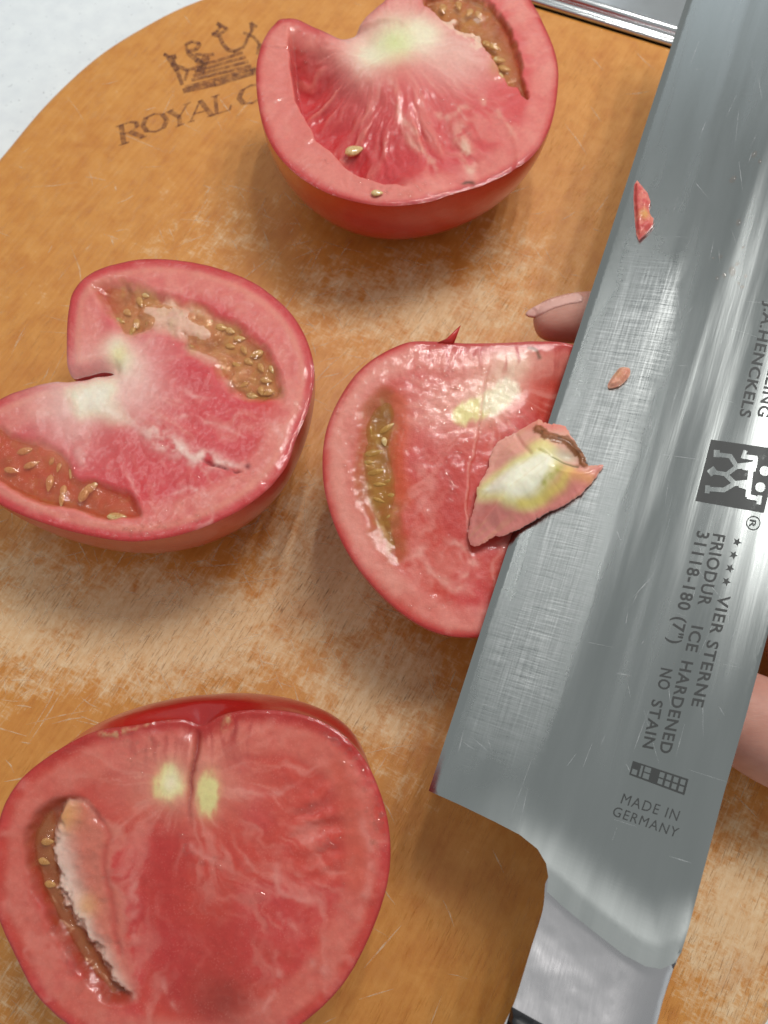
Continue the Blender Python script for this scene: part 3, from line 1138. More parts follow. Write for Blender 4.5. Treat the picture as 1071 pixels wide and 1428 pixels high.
def face_B(P, opx):
    d, n1, n2, c, h = base_face(P, opx, 23, ring=(20, 46), flesh=srgb(212, 76, 82), core=(150, 545), fib=0.45)
    P = warp(P, 69)
    # outer thin pale line inside the skin
    c = lay(c, srgb(226, 150, 130), gauss(d - 17 - (n1 - .5) * 8, 5) * 0.55)
    # chamber 1
    g = sdf(P, B_gel1) + (fbm(P, 12, 42) - .5) * 6
    gm = ss(-10, 16, g)
    h = h - gm * 0.22
    c = lay(c, srgb(206, 140, 104), gm * 0.9)
    c = seedbed(c, P, sb, gm, 211)
    c = lay(c, srgb(190, 60, 48), gm * gauss(dline(P, q4([(330, 140), (350, 200)])), 18) * 0.9)
    pj = (fbm(P, 18, 5, 4) - .5) * 26
    p1_ = sdf(P, crom(q4([(470, 205), (540, 190), (620, 215), (700, 262), (712, 295), (640, 312), (580, 290), (480, 275)]), 60)) + pj
    p2_ = sdf(P, crom(q4([(610, 330), (700, 320), (740, 350), (720, 385), (640, 380)]), 60)) + pj
    p3_ = sdf(P, crom(q4([(715, 440), (770, 395), (805, 400), (790, 440), (800, 470), (740, 470)]), 60)) + pj
    pl = np.maximum(np.maximum(ss(-9, 14, p1_), ss(-9, 14, p2_) * .7), ss(-9, 14, p3_) * .75)
    c = lay(c, PLAC, pl * (0.45 + 0.5 * fbm(P, 20, 31)))
    h = h + gm * pl * 0.2
    # chamber 2
    g2 = sdf(P, B_gel2)
    gm2 = ss(-3, 14, g2 + (n1 - .5) * 14)
    h = h - gm2 * (0.06 + 0.26 * gauss(dline(P, B_led), 45))
    c = lay(c, srgb(206, 92, 62), gm2 * 0.85)
    c = lay(c, srgb(192, 112, 70), gm2 * gauss(dline(P, B_led), 26) * .8)
    c = seedbed(c, P, sb2, gm2 * .45, 221)
    # notch, core
    nd = dline(P, [(90, 523), (158, 517)])
    h = h - 0.22 * gauss(nd, 10)
    c = lay(c, srgb(236, 196, 186), gauss(dline(P, q4([(240, 520), (330, 500), (420, 440)])), 60) * 0.85)
    cw = sdf(P, crom(q4([(228, 488), (290, 462), (362, 452), (378, 480), (372, 520), (420, 575), (380, 590), (310, 566), (250, 560), (236, 520)]), 60))
    c = lay(c, WHITE, ss(-16, 12, cw) * (.7 + .5 * n2))
    c = lay(c, srgb(244, 238, 222), ss(0, 16, cw) * .7)
    c = lay(c, WHITE, gauss(dline(P, q4([(370, 340), (385, 370), (410, 395)])), 17) * 0.9)
    c = lay(c, YEL, gauss(np.hypot(P[:, 0] - 166, P[:, 1] - 499), 13) * 0.55)
    # white vein to the blossom end, with the split under it
    vn = streak(P, q4([(380, 550), (480, 610), (560, 660), (650, 700), (740, 712), (815, 720)]), 18, 8, 4)
    c = lay(c, srgb(238, 206, 194), vn)
    ck = gauss(dline(P, q4([(650, 708), (700, 722), (760, 735), (800, 738)])), 2.0) * ss(275, 300, P[:, 0]) * (1 - ss(325, 346, P[:, 0])) * ss(.3, .55, fbm(P, 9, 66))
    h = h - ck * 0.10 + vn * 0.03
    c = lay(c, srgb(150, 36, 40), ck * 0.9)
    c = lay(c, srgb(132, 40, 44), gauss(np.hypot(P[:, 0] - 349, P[:, 1] - 649), 4))
    lb = streak(P, q4([(235, 555), (240, 620), (270, 675), (320, 715)]), 14, 11, 6)
    c = lay(c, srgb(230, 170, 162), lb * 0.9)
    h = h + lb * 0.03
    # wandering fine veins
    for i, ln in enumerate(([(560, 610), (575, 565), (640, 582), (720, 600), (800, 640)], [(545, 870), (555, 825), (600, 795), (660, 810), (700, 840)], [(600, 795), (560, 770), (490, 795)],
                            [(850, 560), (890, 600), (930, 650)], [(945, 580), (930, 640), (905, 690)], [(520, 420), (600, 460), (640, 495), (680, 490)], [(400, 700), (430, 780), (440, 860)], [(660, 810), (690, 880), (640, 930)], [(880, 690), (850, 740), (860, 770)])):
        c = lay(c, srgb(234, 168, 160), streak(P, q4(ln), 4.5, 3.5, 60 + i) * 0.7)
    c = lay(c, srgb(206, 52, 66), gauss(np.hypot((P[:, 0] - 258) / 1.6, P[:, 1] - 517), 22) * 0.7)
    c = lay(c, srgb(206, 58, 66), gauss(np.hypot((P[:, 0] - 165) / 1.4, P[:, 1] - 612), 30) * 0.55)
    c = lay(c, srgb(210, 60, 64), gauss(np.hypot(P[:, 0] - 200, P[:, 1] - 690), 26) * 0.5)
    c = lay(c, srgb(212, 74, 70), gauss(np.hypot(P[:, 0] - 375, P[:, 1] - 572), 16) * 0.8)
    h = h + (fbm(P, 24, 90) - .5) * 0.05
    wet = np.clip(0.4 + gm * 0.7 + gm2 * 0.7, 0, 1)
    return h, c, wet


TB = Tomato('tomato half at the left with two seeded chambers and a white core at its notch', B_px, 3.6, (200, 570), math.radians(2), math.radians(140))
TB.fn = face_B
TB.skin(sm=40, p=0.60, tint=[(190, 785, 110, srgb(204, 92, 52)), (420, 600, 60, srgb(188, 38, 40)), (125, 520, 50, srgb(214, 112, 112))])
TB.face(face_B)
TB.gel(B_gel1, M_gel, -0.04, sb, soft=14)
TB.seeds(sb, -0.12)
TB.gel(B_gel2, M_gel_pink, -0.02, sb2, soft=16)
TB.seeds(sb2, -0.085, 0.72)
TB.drops(np.vstack([scatter([(150, 750), (180, 735), (290, 715), (300, 728), (250, 745)], 70), scatter([(150, 400), (390, 540), (340, 560), (170, 440)], 26), scatter([(150, 540), (400, 560), (350, 690), (200, 720)], 30)]), 0.020, 0.055)
TB.drops([(203, 450), (206, 447), (264, 482), (149, 412), (348, 548), (382, 551), (130, 677), (78, 636), (101, 652)], 0.08, 0.13)

# ---------------- middle tomato under the blade (C)
C_px = [(558, 481), (505, 513), (470, 562), (452, 615), (452, 680), (473, 748), (508, 804), (556, 852), (605, 881), (655, 889), (720, 882), (790, 860), (850, 815), (890, 745), (905, 670), (900, 595), (870, 530), (830, 492), (790, 478), (745, 476), (700, 478), (650, 479), (600, 476)]
q5 = lambda pts: Z(pts, 2.279, 430, 400)
C_gel = crom(q5([(205, 365), (245, 340), (285, 370), (285, 430), (275, 520), (288, 600), (292, 680), (275, 740), (300, 820), (275, 870), (225, 810), (190, 720), (165, 620), (158, 520), (170, 430)]), 100)


sc = [(460 + x / 4.76, 520 + y / 4.76, a, l) for x, y, a, l in ((268, 378, 80, .34), (380, 360, -35, .50), (290, 525, -12, .55), (310, 650, -15, .50), (405, 705, -20, .34), (330, 735, 0, .34), (432, 808, 0, .40), (408, 938, -35, .30), (325, 840, 20, .34), (260, 590, 0, .34))]


def face_C(P, opx):
    d, n1, n2, c, h = base_face(P, opx, 37, ring=(16, 40), flesh=srgb(204, 70, 54), core=(690, 545), fib=0.55)
    P = warp(P, 111)
    c = lay(c, srgb(226, 150, 134), gauss(dline(P, q5([(330, 220), (180, 300), (110, 420), (90, 560), (120, 720), (200, 870), (290, 960)])) + (n1 - .5) * 14, 12) * 0.8)
    g = sdf(P, C_gel) + (fbm(P, 22, 43, 2) - .5) * 8
    gm = ss(-2, 12, g)
    low = ss(730, 775, P[:, 1])
    gm = ss(-12, 22, g)
    h = h - gm * (0.12 - 0.06 * low)
    c = lay(c, srgb(168, 114, 52), gm * (0.95 - 0.5 * low))
    c = lay(c, srgb(178, 96, 40), gauss(g, 9) * 0.5 * ss(500, 560, P[:, 1]))
    c = seedbed(c, P, sc, gm * .8, 231)
    c = lay(c, srgb(120, 50, 28), gm * gauss(np.hypot(P[:, 0] - 530, P[:, 1] - 572), 18) * 0.7)
    c = lay(c, srgb(212, 88, 52), gauss(dline(P, q5([(285, 370), (300, 430), (290, 540), (300, 660)])), 13) * 0.75)
    # pale flow from the core
    c = lay(c, srgb(232, 166, 150), gauss(dline(P, q5([(620, 230), (540, 330), (430, 380)])), 46) * 0.8)
    c = lay(c, srgb(238, 206, 180), gauss(dline(P, q5([(650, 240), (610, 320), (560, 380)])), 24) * 0.8)
    yf = fbm(np.stack([P[:, 0] + P[:, 1] * .3, P[:, 1] * .3], 1), 5, 19)
    c = lay(c, YEL, ss(.3, .75, gauss(dline(P, q5([(490, 408), (545, 385), (610, 352)])), 17) * (.55 + .9 * yf)) * .9)
    c = lay(c, WHITE, ss(.3, .75, gauss(dline(P, q5([(580, 370), (640, 325)])), 19) * (.55 + .9 * yf)) * 0.85)
    c = lay(c, srgb(224, 140, 128), streak(P, q5([(420, 480), (385, 580), (360, 700), (335, 820)]), 20, 14, 8) * 0.85)
    c = lay(c, srgb(192, 52, 48), gauss(dline(P, q5([(450, 560), (440, 700), (490, 780)])), 26) * 0.6)
    for i, ln in enumerate(([(300, 890), (350, 850), (370, 820)], [(350, 850), (430, 930), (500, 910), (560, 915)], [(430, 930), (470, 965), (540, 960)], [(470, 850), (540, 880)], [(430, 800), (520, 840)])):
        c = lay(c, srgb(232, 166, 152), streak(P, q5(ln), 6, 5, 80 + i) * 0.7)
    # the notch already cut out for the core: everything right of the cut line drops away
    ln = q5([(585, 150), (570, 250), (545, 400), (528, 500), (505, 620), (500, 720), (520, 860)])
    ln = crom(ln, 30, False)
    xr = np.interp(P[:, 1], ln[:, 1], ln[:, 0])
    off = P[:, 0] - xr
    fade = ss(470, 540, P[:, 1]) * (1 - ss(730, 800, P[:, 1]))
    h = h - fade * (0.05 * ss(0, 3, off) + 0.45 * ss(40, 150, off))
    c = lay(c, srgb(236, 176, 164), gauss(off, 1.8) * fade * 0.5)
    # shoulder and stem end at the top
    top = 1 - ss(0, 24, d) 
    tsel = ss(560, 600, P[:, 0]) * (1 - ss(560, 620, P[:, 1]))
    c = lay(c, srgb(184, 44, 40), top * tsel * 0.8)
    fib = fbm(np.stack([P[:, 0] * 1.0, P[:, 1] * 0.16], 1), 7, 15, 3)
    c = lay(c, srgb(188, 56, 50), tsel * ss(0.5, 0.8, fib) * (1 - ss(490, 540, P[:, 1])) * 0.8)
    c = lay(c, srgb(120, 74, 40), gauss(dline(P, [(738, 486), (748, 489), (752, 496)]), 2.6))
    wet = np.clip(0.55 + gm * 0.5, 0, 1)
    return h, c, wet


TC = Tomato('tomato half under the knife blade with an olive brown seed chamber on its left', C_px, 3.6, (670, 690), math.radians(7), math.radians(-90))


def bulge_C(p):
    return 0.22 * ss(520, 482, p[:, 1]) + 0.02


TC.fn = face_C
TC.skin(bulge=bulge_C, sm=40, p=0.58)
TC.face(face_C)
TC.gel(C_gel, M_gel_olive, -0.02, sc, soft=16)
TC.seeds(sc, -0.075, 0.55)
TC.seeds([(536, 616, 80, .26)], 0.0)
TC.drops(np.vstack([scatter([(545, 545), (600, 490), (690, 500), (690, 560), (640, 640), (560, 600)], 150), scatter([(600, 480), (620, 480), (640, 700), (625, 700)], 40), scatter([(680, 590), (745, 560), (740, 590), (700, 620)], 26), scatter([(470, 560), (490, 540), (500, 700), (480, 690)], 16), scatter([(560, 850), (640, 880), (645, 780), (600, 760)], 18)]), 0.022, 0.065)
TC.drops([(456, 611), (524, 588), (546, 594), (505, 712), (632, 606), (491, 612)], 0.07, 0.12)


def shard(root, name, pts, mat, th=0.03):
    """thin curled scrap: 3-D outline given as points, thickened"""
    pts = np.asarray(pts, float)
    c = pts.mean(0)
    nn = np.cross(pts[1] - pts[0], pts[2] - pts[0])
    nn /= np.linalg.norm(nn)
    n = len(pts)
    V = np.vstack([pts + nn * th / 2, pts - nn * th / 2, c + nn * (th + 0.05), c - nn * 0.3 * th])
    F = []
    for i in range(n):
        j = (i + 1) % n
        F += [(i, j, 2 * n), (n + j, n + i, 2 * n + 1), (j, i, n + i, n + j)]
    return mesh(name, V, F, mat, root)


e = TC.fr
fl = [e.to3(e.px([p]), h)[0] for p, h in (((606, 479), -.03), ((622, 474), .06), ((641, 461), .32), ((636, 473), .16), ((632, 481), -.02))]
shard(TC.root, 'skin_flap', fl, mat_plain('torn_skin', srgb(190, 42, 36), 0.3))

# ---------------- near tomato (D)
D_px = [(250, 1003), (190, 1011), (130, 1021), (75, 1050), (30, 1086), (3, 1130), (-8, 1190), (-6, 1265), (20, 1330), (55, 1392), (110, 1440), (180, 1472), (260, 1482), (340, 1470), (420, 1428), (480, 1370),
        (522, 1290), (543, 1215), (541, 1145), (520, 1080), (490, 1036), (452, 1008), (405, 993), (350, 990), (310, 997), (280, 1012)]
q6 = lambda pts: Z(pts, 1.879, 0, 940)
D_loc = crom(q6([(62, 450), (80, 385), (115, 345), (165, 330), (220, 338), (262, 378), (286, 425), (274, 500), (290, 580), (304, 660), (312, 730), (338, 830), (322, 858), (275, 850), (212, 772), (150, 680), (92, 565)]), 120)
D_pla = crom(q6([(150, 355), (200, 330), (262, 360), (310, 425), (305, 500), (318, 580), (330, 660), (345, 730), (360, 830), (335, 862), (290, 815), (248, 750), (210, 690), (165, 610), (146, 540), (130, 450), (135, 400)]), 120)


def face_D(P, opx):
    d, n1, n2, c, h = base_face(P, opx, 53, ring=(24, 56), flesh=srgb(206, 76, 62), ringcol=srgb(218, 124, 108), core=(262, 1085), fib=0.55)
    P = warp(P, 159)
    g = sdf(P, D_loc)
    gm = ss(-8, 14, g + (n2 - .5) * 6)
    jag = (fbm(P, 24, 44, 5) - .5) * 30
    p = sdf(P, D_pla) + jag
    pm = ss(-7, 15, p + (fbm(P, 5, 48, 2) - .5) * 9)
    h = h - gm * 0.27 + gm * pm * (0.21 + 0.10 * fbm(P, 16, 4))
    c = seedbed(c, P, [(62, 1176), (57, 1204), (66, 1236), (76, 1262), (96, 1300)], gm * .5, 241)
    c = lay(c, srgb(140, 72, 34), gm * 0.8)
    c = lay(c, srgb(168, 60, 36), gauss(g - 2, 9) * 0.6 * (1 - pm))
    right = ss(0, 40, P[:, 0] - np.interp(P[:, 1], [1120, 1180, 1260, 1320, 1390], [84, 78, 100, 128, 165]))
    c = lay(c, srgb(236, 206, 190), pm * (1 - 0.6 * right) * (.75 + .4 * fbm(P, 14, 47)))
    c = lay(c, srgb(212, 112, 92), pm * right * 0.8)
    c = lay(c, srgb(220, 150, 76), pm * gauss(np.hypot(P[:, 0] - 92, P[:, 1] - 1136), 20) * 0.8)
    c = lay(c, srgb(224, 170, 110), pm * gauss(np.hypot(P[:, 0] - 122, P[:, 1] - 1265), 16) * 0.6)
    edge = gauss(dline(P, q6([(262, 378), (286, 425), (276, 500), (290, 580), (304, 660), (312, 730)])), 5)
    h = h - edge * 0.025
    c = lay(c, srgb(190, 50, 44), edge * 0.5)
    # stem end: cracked skin, furrow, yellow core either side of the split
    ck = dline(P, q6([(522, 90), (518, 160), (505, 250), (498, 340), (497, 420)]))
    taper = 1 - ss(1090, 1165, P[:, 1])
    h = h - 0.16 * gauss(ck, 5) * taper * ss(0, 30, d) - 0.16 * gauss(ck, 40) * (1 - ss(1010, 1070, P[:, 1]))
    c = lay(c, srgb(156, 36, 36), gauss(ck, 6) * taper * 0.7)
    c = lay(c, srgb(224, 160, 138), gauss(np.hypot((P[:, 0] - 255) / 1.8, P[:, 1] - 1095), 50) * 0.75)
    y1 = gauss(np.hypot((P[:, 0] - 236) / 0.82, P[:, 1] - 1094), 31)
    y2 = gauss(np.hypot((P[:, 0] - 292) / 0.5, P[:, 1] - 1108), 36)
    yf = fbm(np.stack([P[:, 0], P[:, 1] * .3], 1), 5, 19)
    c = lay(c, srgb(226, 178, 130), ss(.1, .6, y1) * .5 + ss(.1, .6, y2) * .4)
    c = lay(c, YEL, ss(.32, .72, y1 * (.55 + .9 * yf)))
    c = lay(c, srgb(226, 214, 150), ss(.32, .75, y2 * (.55 + .9 * yf)))
    c = lay(c, WHITE, gauss(np.hypot((P[:, 0] - 240) / 0.7, P[:, 1] - 1092), 20) * 0.85)
    c = lay(c, srgb(156, 36, 36), gauss(ck, 2.6) * taper * 0.8)
    fib = fbm(np.stack([P[:, 0], P[:, 1] * 0.16], 1), 7, 16, 3)
    c = lay(c, srgb(168, 40, 40), gauss(dline(P, q6([(400, 130), (600, 130)])), 42) * ss(0.45, 0.75, fib) * 0.8)
    c = lay(c, RED, (1 - ss(3, 26, d)) * (1 - ss(1040, 1090, P[:, 1])) * 0.85)
    ca = streak(P, q6([(230, 150), (290, 152), (360, 138), (400, 122), (450, 108), (488, 100)]), 4.2, 4.0, 91) + streak(P, q6([(540, 100), (570, 98), (596, 92), (590, 122), (576, 150)]), 5, 4.4, 92)
    c = lay(c, srgb(208, 160, 118), np.clip(ca, 0, 1) * ss(.35, .6, fbm(P, 6, 8)) * 0.9)
    h = h + np.clip(ca, 0, 1) * 0.07 * fbm(P, 4, 9)
    # red middle and a bruise-dark blossom end
    c = lay(c, srgb(184, 42, 42), gauss(dline(P, q6([(440, 440), (420, 620), (470, 800)])), 34) * 0.6)
    c = lay(c, srgb(184, 56, 44), gauss(np.hypot((P[:, 0] - 305) / 1.0, (P[:, 1] - 1330) / 1.5), 62) * 0.7)
    c = lay(c, srgb(132, 44, 32), gauss(np.hypot((P[:, 0] - 312) / 1.3, P[:, 1] - 1398), 34) * 0.6)
    for i, ln in enumerate(([(360, 480), (350, 650), (370, 780)], [(480, 430), (540, 470), (580, 500)], [(700, 620), (760, 640), (780, 690)], [(810, 740), (860, 790)], [(640, 480), (670, 560)], [(600, 300), (700, 320), (790, 280)], [(720, 480), (740, 570), (850, 600)],
                            [(930, 300), (965, 420), (960, 560), (930, 690)], [(430, 800), (460, 880)], [(720, 700), (730, 820), (650, 900)])):
        c = lay(c, srgb(226, 150, 138), streak(P, q6(ln), 7, 4, 100 + i) * 0.6)
    # soft ripples on the right where an inner wall shows through
    rp = gauss(np.hypot((P[:, 0] - 448) / 0.75, (P[:, 1] - 1150) / 1.2), 50)
    h = h + rp * 0.05 * np.sin(P[:, 1] / 5.5 + P[:, 0] / 18 + n1 * 5) - rp * 0.05
    c = lay(c, srgb(206, 84, 62), gauss(dline(P, q6([(890, 250), (930, 380), (930, 550)])), 16) * 0.6)
    h = h + (fbm(P, 40, 17) - .5) * 0.08
    wet = np.clip(0.4 + gm * 0.5 + rp * 0.6, 0, 1)
    return h, c, wet


TD = Tomato('nearest tomato half with a yellow split core and one open chamber of white pulp', D_px, 4.0, (270, 1225), math.radians(9), math.radians(-90))


def bulge_D(p):
    return 0.46 * ss(1110, 1000, p[:, 1]) + 0.03


TD.fn = face_D
TD.skin(bulge=bulge_D, sm=64, p=0.58, wq=0.10, tint=[(320, 980, 230, srgb(164, 28, 26)), (500, 1040, 90, srgb(176, 36, 30))])
TD.face(face_D)
sd = [(62, 1176, 0, .30), (57, 1204, 20, .28), (66, 1236, 10, .28)]
TD.gel(crom(q6([(72, 450), (90, 390), (130, 350), (150, 400), (150, 450), (160, 540), (185, 620), (230, 700), (270, 770), (310, 845), (280, 848), (215, 772), (155, 680), (98, 565)]), 90), M_gel, -0.11, sd, soft=10)
TD.seeds(sd, -0.19)
TD.drops(np.vstack([scatter([(500, 1050), (530, 1090), (541, 1200), (520, 1190), (500, 1100), (440, 1010)], 90), scatter([(150, 1010), (230, 1030), (200, 1080), (160, 1050)], 40), scatter([(250, 1160), (310, 1200), (300, 1220), (255, 1190)], 14), scatter([(420, 1100), (500, 1100), (500, 1250), (430, 1250)], 14)]), 0.022, 0.065)
TD.drops([(416, 1131), (432, 1129), (456, 1175), (462, 1179), (448, 1180), (470, 1206), (360, 1252), (93, 1333), (72, 1299), (99, 1345), (112, 1377)], 0.08, 0.13)

# ------------------------------------------------------------------ kitchen knife
E1, E2, S1 = U(595, 1100, 3.4), U(955, 0, 5.2), U(1036, 1030, 5.3)
ea = (E2 - E1) / np.linalg.norm(E2 - E1)
kn = np.cross(ea, S1 - E1)
if kn[2] < 0:
    kn = -kn
KF = Frame(E1, kn, ea)                          # e1 heel->tip, e2 = n x e1 (points to the left), n up
# blade coordinates: x along the edge, y across; spine lies at negative e2, so flip the frame
KF.e2 = np.cross(KF.n, KF.e1)
sgn = np.sign((S1 - E1) @ KF.e2)
knife = thing('kitchen_knife', 'wide steel kitchen knife with etched lettering held over the middle tomato', 'knife', KF.matrix())
bl_px = [(595, 1102), (640, 1122), (690, 1146), (725, 1164), (750, 1184), (762, 1204), (765, 1222), (763, 1243), (790, 1268), (830, 1300), (870, 1331), (900, 1347), (922, 1351), (940, 1343), (950, 1328), (960, 1295), (985, 1200), (1010, 1105), (1040, 1000), (1071, 884), (1110, 735), (1180, 460), (1250, 180), (1300, -60), (1290, -110), (1255, -150), (1000, -150), (975, -60), (955, 0), (860, 290), (782, 528), (690, 810)]
lin = []
for i, (a, b) in enumerate(zip(bl_px, bl_px[1:] + bl_px[:1])):
    a, b = np.array(a, float), np.array(b, float)
    n = max(2, int(np.hypot(*(b - a)) / 14))
    for k in range(n):
        lin.append(a + (b - a) * k / n)
blp = KF.px(lin)
edge_l = KF.px([(595, 1102), (690, 810), (782, 528), (860, 290), (955, 0), (1000, -150)])
spine_l = KF.px([(950, 1328), (985, 1200), (1010, 1105), (1071, 884), (1110, 735), (1180, 460), (1250, 180), (1300, -60)])
end_l = KF.px([(700, 1200), (763, 1243), (790, 1268), (830, 1300), (870, 1331), (900, 1347), (925, 1352), (960, 1340)])


def blade_top(p):
    de = dline(p, edge_l)
    gl = np.interp(p[:, 0], [-2, 3, 9, 14, 24], [2.2, 2.25, 1.9, 1.8, 1.8])
    h = -0.30 * np.clip(0.16 - de, 0, 1) - 0.07 * np.clip(gl - de, 0, 9) + 0.002 * np.clip(gl - de, 0, 9) ** 2
    en = dline(p, end_l)
    h = h + 0.065 * np.clip(1 - np.maximum(en - 0.42, 0) / 1.25, 0, 1) ** 2
    sp = dline(p, spine_l)
    h = h - 0.03 * np.clip(1 - sp / 0.05, 0, 1) ** 2
    return h


def blade_bot(p):
    de = dline(p, edge_l)
    return -0.06 - 0.3 * 0.17 - 0.02 - 0.034 * np.clip(de, 0, 6)




def offset(line, d):
    t_ = np.gradient(line, axis=0)
    q = np.stack([t_[:, 1], -t_[:, 0]], 1) / np.linalg.norm(t_, axis=1)[:, None]
    if dline((line + q * 0.05)[1:2], edge_l)[0] > 1e-6 and sdf((line[len(line) // 2] + q[len(line) // 2] * 0.1)[None], blp)[0] < 0:
        q = -q
    return line + q * d


el_, sl_ = resample(edge_l, 60, False), resample(spine_l, 60, False)
gr_ = offset(el_, 1.0)
gl_ = el_ + (gr_ - el_) * np.interp(el_[:, 0], [-2, 3, 9, 14, 24], [2.2, 2.25, 1.9, 1.8, 1.8])[:, None]
V, F, bv2 = slab(blp, KF, 0.075, blade_top, blade_bot, [offset(el_, 0.16), offset(sl_, 0.05), gl_])
gr = 1 - ss(0.2, 1.9, dline(bv2, end_l))
mesh('blade', V, F, M_blade, knife, crease=28, att={'fillet': np.r_[gr, gr]})
bol_px = [(764, 1224), (757, 1268), (742, 1320), (722, 1390), (700, 1462), (770, 1500), (880, 1520), (905, 1470), (925, 1400), (938, 1360), (944, 1330), (900, 1300), (840, 1262), (800, 1235)]
bol = KF.px(crom(bol_px, 90), -0.1)
bol_r = KF.px([(880, 1520), (905, 1470), (925, 1400), (938, 1360), (944, 1330)], -0.1)


def bol_top(p):
    dr = dline(p, bol_r)
    r = 1.0
    t = np.clip(1 - dr / r, 0, 1)
    en = dline(p, end_l)
    return -0.14 + 0.34 * np.clip(en / 2.0, 0, 2) ** 1.3 - 0.6 * (1 - np.sqrt(np.clip(1 - t * t, 0, 1))) - 0.05 * (fbm(p * 10, 9, 3) - .5) * (t < 0.1)


V, F, _ = slab(bol, KF, 0.08, bol_top, lambda p: np.full(len(p), -1.15))
mesh('bolster', V, F, M_bolster, knife, crease=40)
# handle: starts at the slanted line across the bolster and runs off towards the viewer
h0 = KF.px([(717, 1401), (757, 1424), (840, 1466), (900, 1490)], -0.05)
hd = KF.px([(950, 1330), (912, 1480)], -0.05)
hdir = (hd[1] - hd[0]) / np.linalg.norm(hd[1] - hd[0])
hp = [*h0, h0[3] + hdir * 3, h0[3] + hdir * 7.5 + np.array([0, .15]), h0[3] + hdir * 10.2, h0[0] + hdir * 11.2, h0[0] + hdir * 9, h0[0] + hdir * 4]
hp = resample(np.array(hp), 110)
HTOP = 0.50


def hand_top(p):
    d = sdf(p, hp)
    t = np.clip(1 - d / 0.18, 0, 1)
    return HTOP - 0.18 * (1 - np.sqrt(np.clip(1 - t * t, 0, 1)))


V, F, _ = slab(hp, KF, 0.15, hand_top, lambda p: -1.3 - (hand_top(p) - HTOP))
mesh('handle', V, F, M_handle, knife, crease=40)


# --- etched print
def text_mesh(body, spacing=1.0, bold=0.02):
    cu = bpy.data.curves.new('txt', 'FONT')
    cu.body = body
    cu.size = 1.0
    cu.space_character = spacing
    cu.offset = bold
    cu.resolution_u = 3
    ob_ = bpy.data.objects.new('txt', cu)
    COL.objects.link(ob_)
    dg = bpy.context.evaluated_depsgraph_get()
    dg.update()
    me = ob_.evaluated_get(dg).to_mesh()
    V = np.array([v.co[:2] for v in me.vertices])
    F = [tuple(p.vertices) for p in me.polygons]
    ob_.evaluated_get(dg).to_mesh_clear()
    bpy.data.objects.remove(ob_)
    bpy.data.curves.remove(cu)
    return V, F


PR = 0.006


def etched(name, body, a, b, up, spacing=1.05, bold=0.02):
    """text whose baseline runs from photo point a to b; up = photo vector of the cap height"""
    V, F = text_mesh(body, spacing, bold)
    lo, hi = V.min(0), V.max(0)
    u = (V[:, 0] - lo[0]) / (hi[0] - lo[0])
    v = V[:, 1] / 0.70
    a, b, up = np.array(a, float), np.array(b, float), np.array(up, float)
    P = a + (b - a) * u[:, None] + up * v[:, None]
    p2 = KF.px(P)
    X = KF.to3(p2, blade_top(p2) + PR)
    o = mesh(name, X, F, M_print, knife, smooth=False)
    return o


etched('etched_text', 'ZWILLING', (1084, 462), (1056, 580), (16, 3), 1.1)
etched('etched_text', 'J.A.HENCKELS', (1068, 420), (1031, 580), (15, 3), 1.1)
etched('etched_text', 'VIER STERNE', (1003, 829), (964, 984), (16, 3), 1.12)
etched('etched_text', 'FRIODUR', (995, 744), (973, 843), (17, 3), 1.12)
etched('etched_text', 'ICE', (965, 872), (956, 907), (16, 3), 1.12)
etched('etched_text', 'HARDENED', (951, 921), (919, 1049), (16, 3), 1.12)
etched('etched_text', '31118-180 (7")', (973, 740), (932, 896), (17, 3), 1.12)
etched('etched_text', 'NO', (922, 931), (917, 960), (16, 3), 1.12)
etched('etched_text', 'STAIN', (910, 975), (896, 1042), (15, 3), 1.12)
etched('etched_text', 'MADE IN', (865, 1120), (944, 1145), (5, -14), 1.15, 0.0)
etched('etched_text', 'GERMANY', (853, 1137), (943, 1168), (5, -13), 1.15, 0.0)
etched('etched_text', 'R', (1046, 724), (1044, 735), (9, 2), 1.0)


def on_blade(P, dz=0.0):
    p2 = KF.px(P)
    return KF.to3(p2, blade_top(p2) + PR + dz)


def blade_poly(name, polys, mat, dz=0.0):
    V, F = [], []
    for P in polys:
        X = on_blade(P, dz)
        i0 = len(V)
        V += list(X)
        F.append(tuple(range(i0, i0 + len(X))))
    return mesh(name, V, F, mat, knife, smooth=False)


# ring of the registered mark
rc = np.array([1050.5, 729.5])
for_ring = []
for k in range(20):
    a0, a1 = k / 20 * 2 * math.pi, (k + 1) / 20 * 2 * math.pi
    for_ring.append([rc + 10.2 * np.array([math.cos(a), math.sin(a)]) * s_ for a, s_ in ((a0, 1), (a1, 1), (a1, .84), (a0, .84))])
blade_poly('registered_ring', for_ring, M_print)
# four stars
for cx, cy in ((1028, 756), (1023, 774), (1018, 792.5), (1013, 811)):
    st = []
    for k in range(10):
        a = math.radians(14 + 36 * k)
        r = 6.6 if k % 2 == 0 else 2.8
        st.append((cx + r * math.cos(a), cy + r * math.sin(a)))
    X = on_blade(np.array(st + [(cx, cy)]))
    mesh('etched_star', X, [(i, (i + 1) % 10, 10) for i in range(10)], M_print, knife, smooth=False)
# the twin figures emblem: dark square, bare-metal figures (drawn in the square's own 0..1 coordinates)
SQ = quadmap([(969.6, 698.5), (1065.4, 715.5), (1087, 626.5), (991.5, 613)])
blade_poly('emblem_square', [[SQ(u, v) for u, v in ((0, 0), (1, 0), (1, 1), (0, 1))]], M_print)
zq = lambda x, y: np.array([x / 3.967 + 960, y / 3.967 + 390])


def bar(a, b, w):
    a, b = zq(*a), zq(*b)
    d = (b - a) / np.hypot(*(b - a))
    q = np.array([-d[1], d[0]]) * w / 3.967 / 2
    return [a - q, b - q, b + q, a + q]


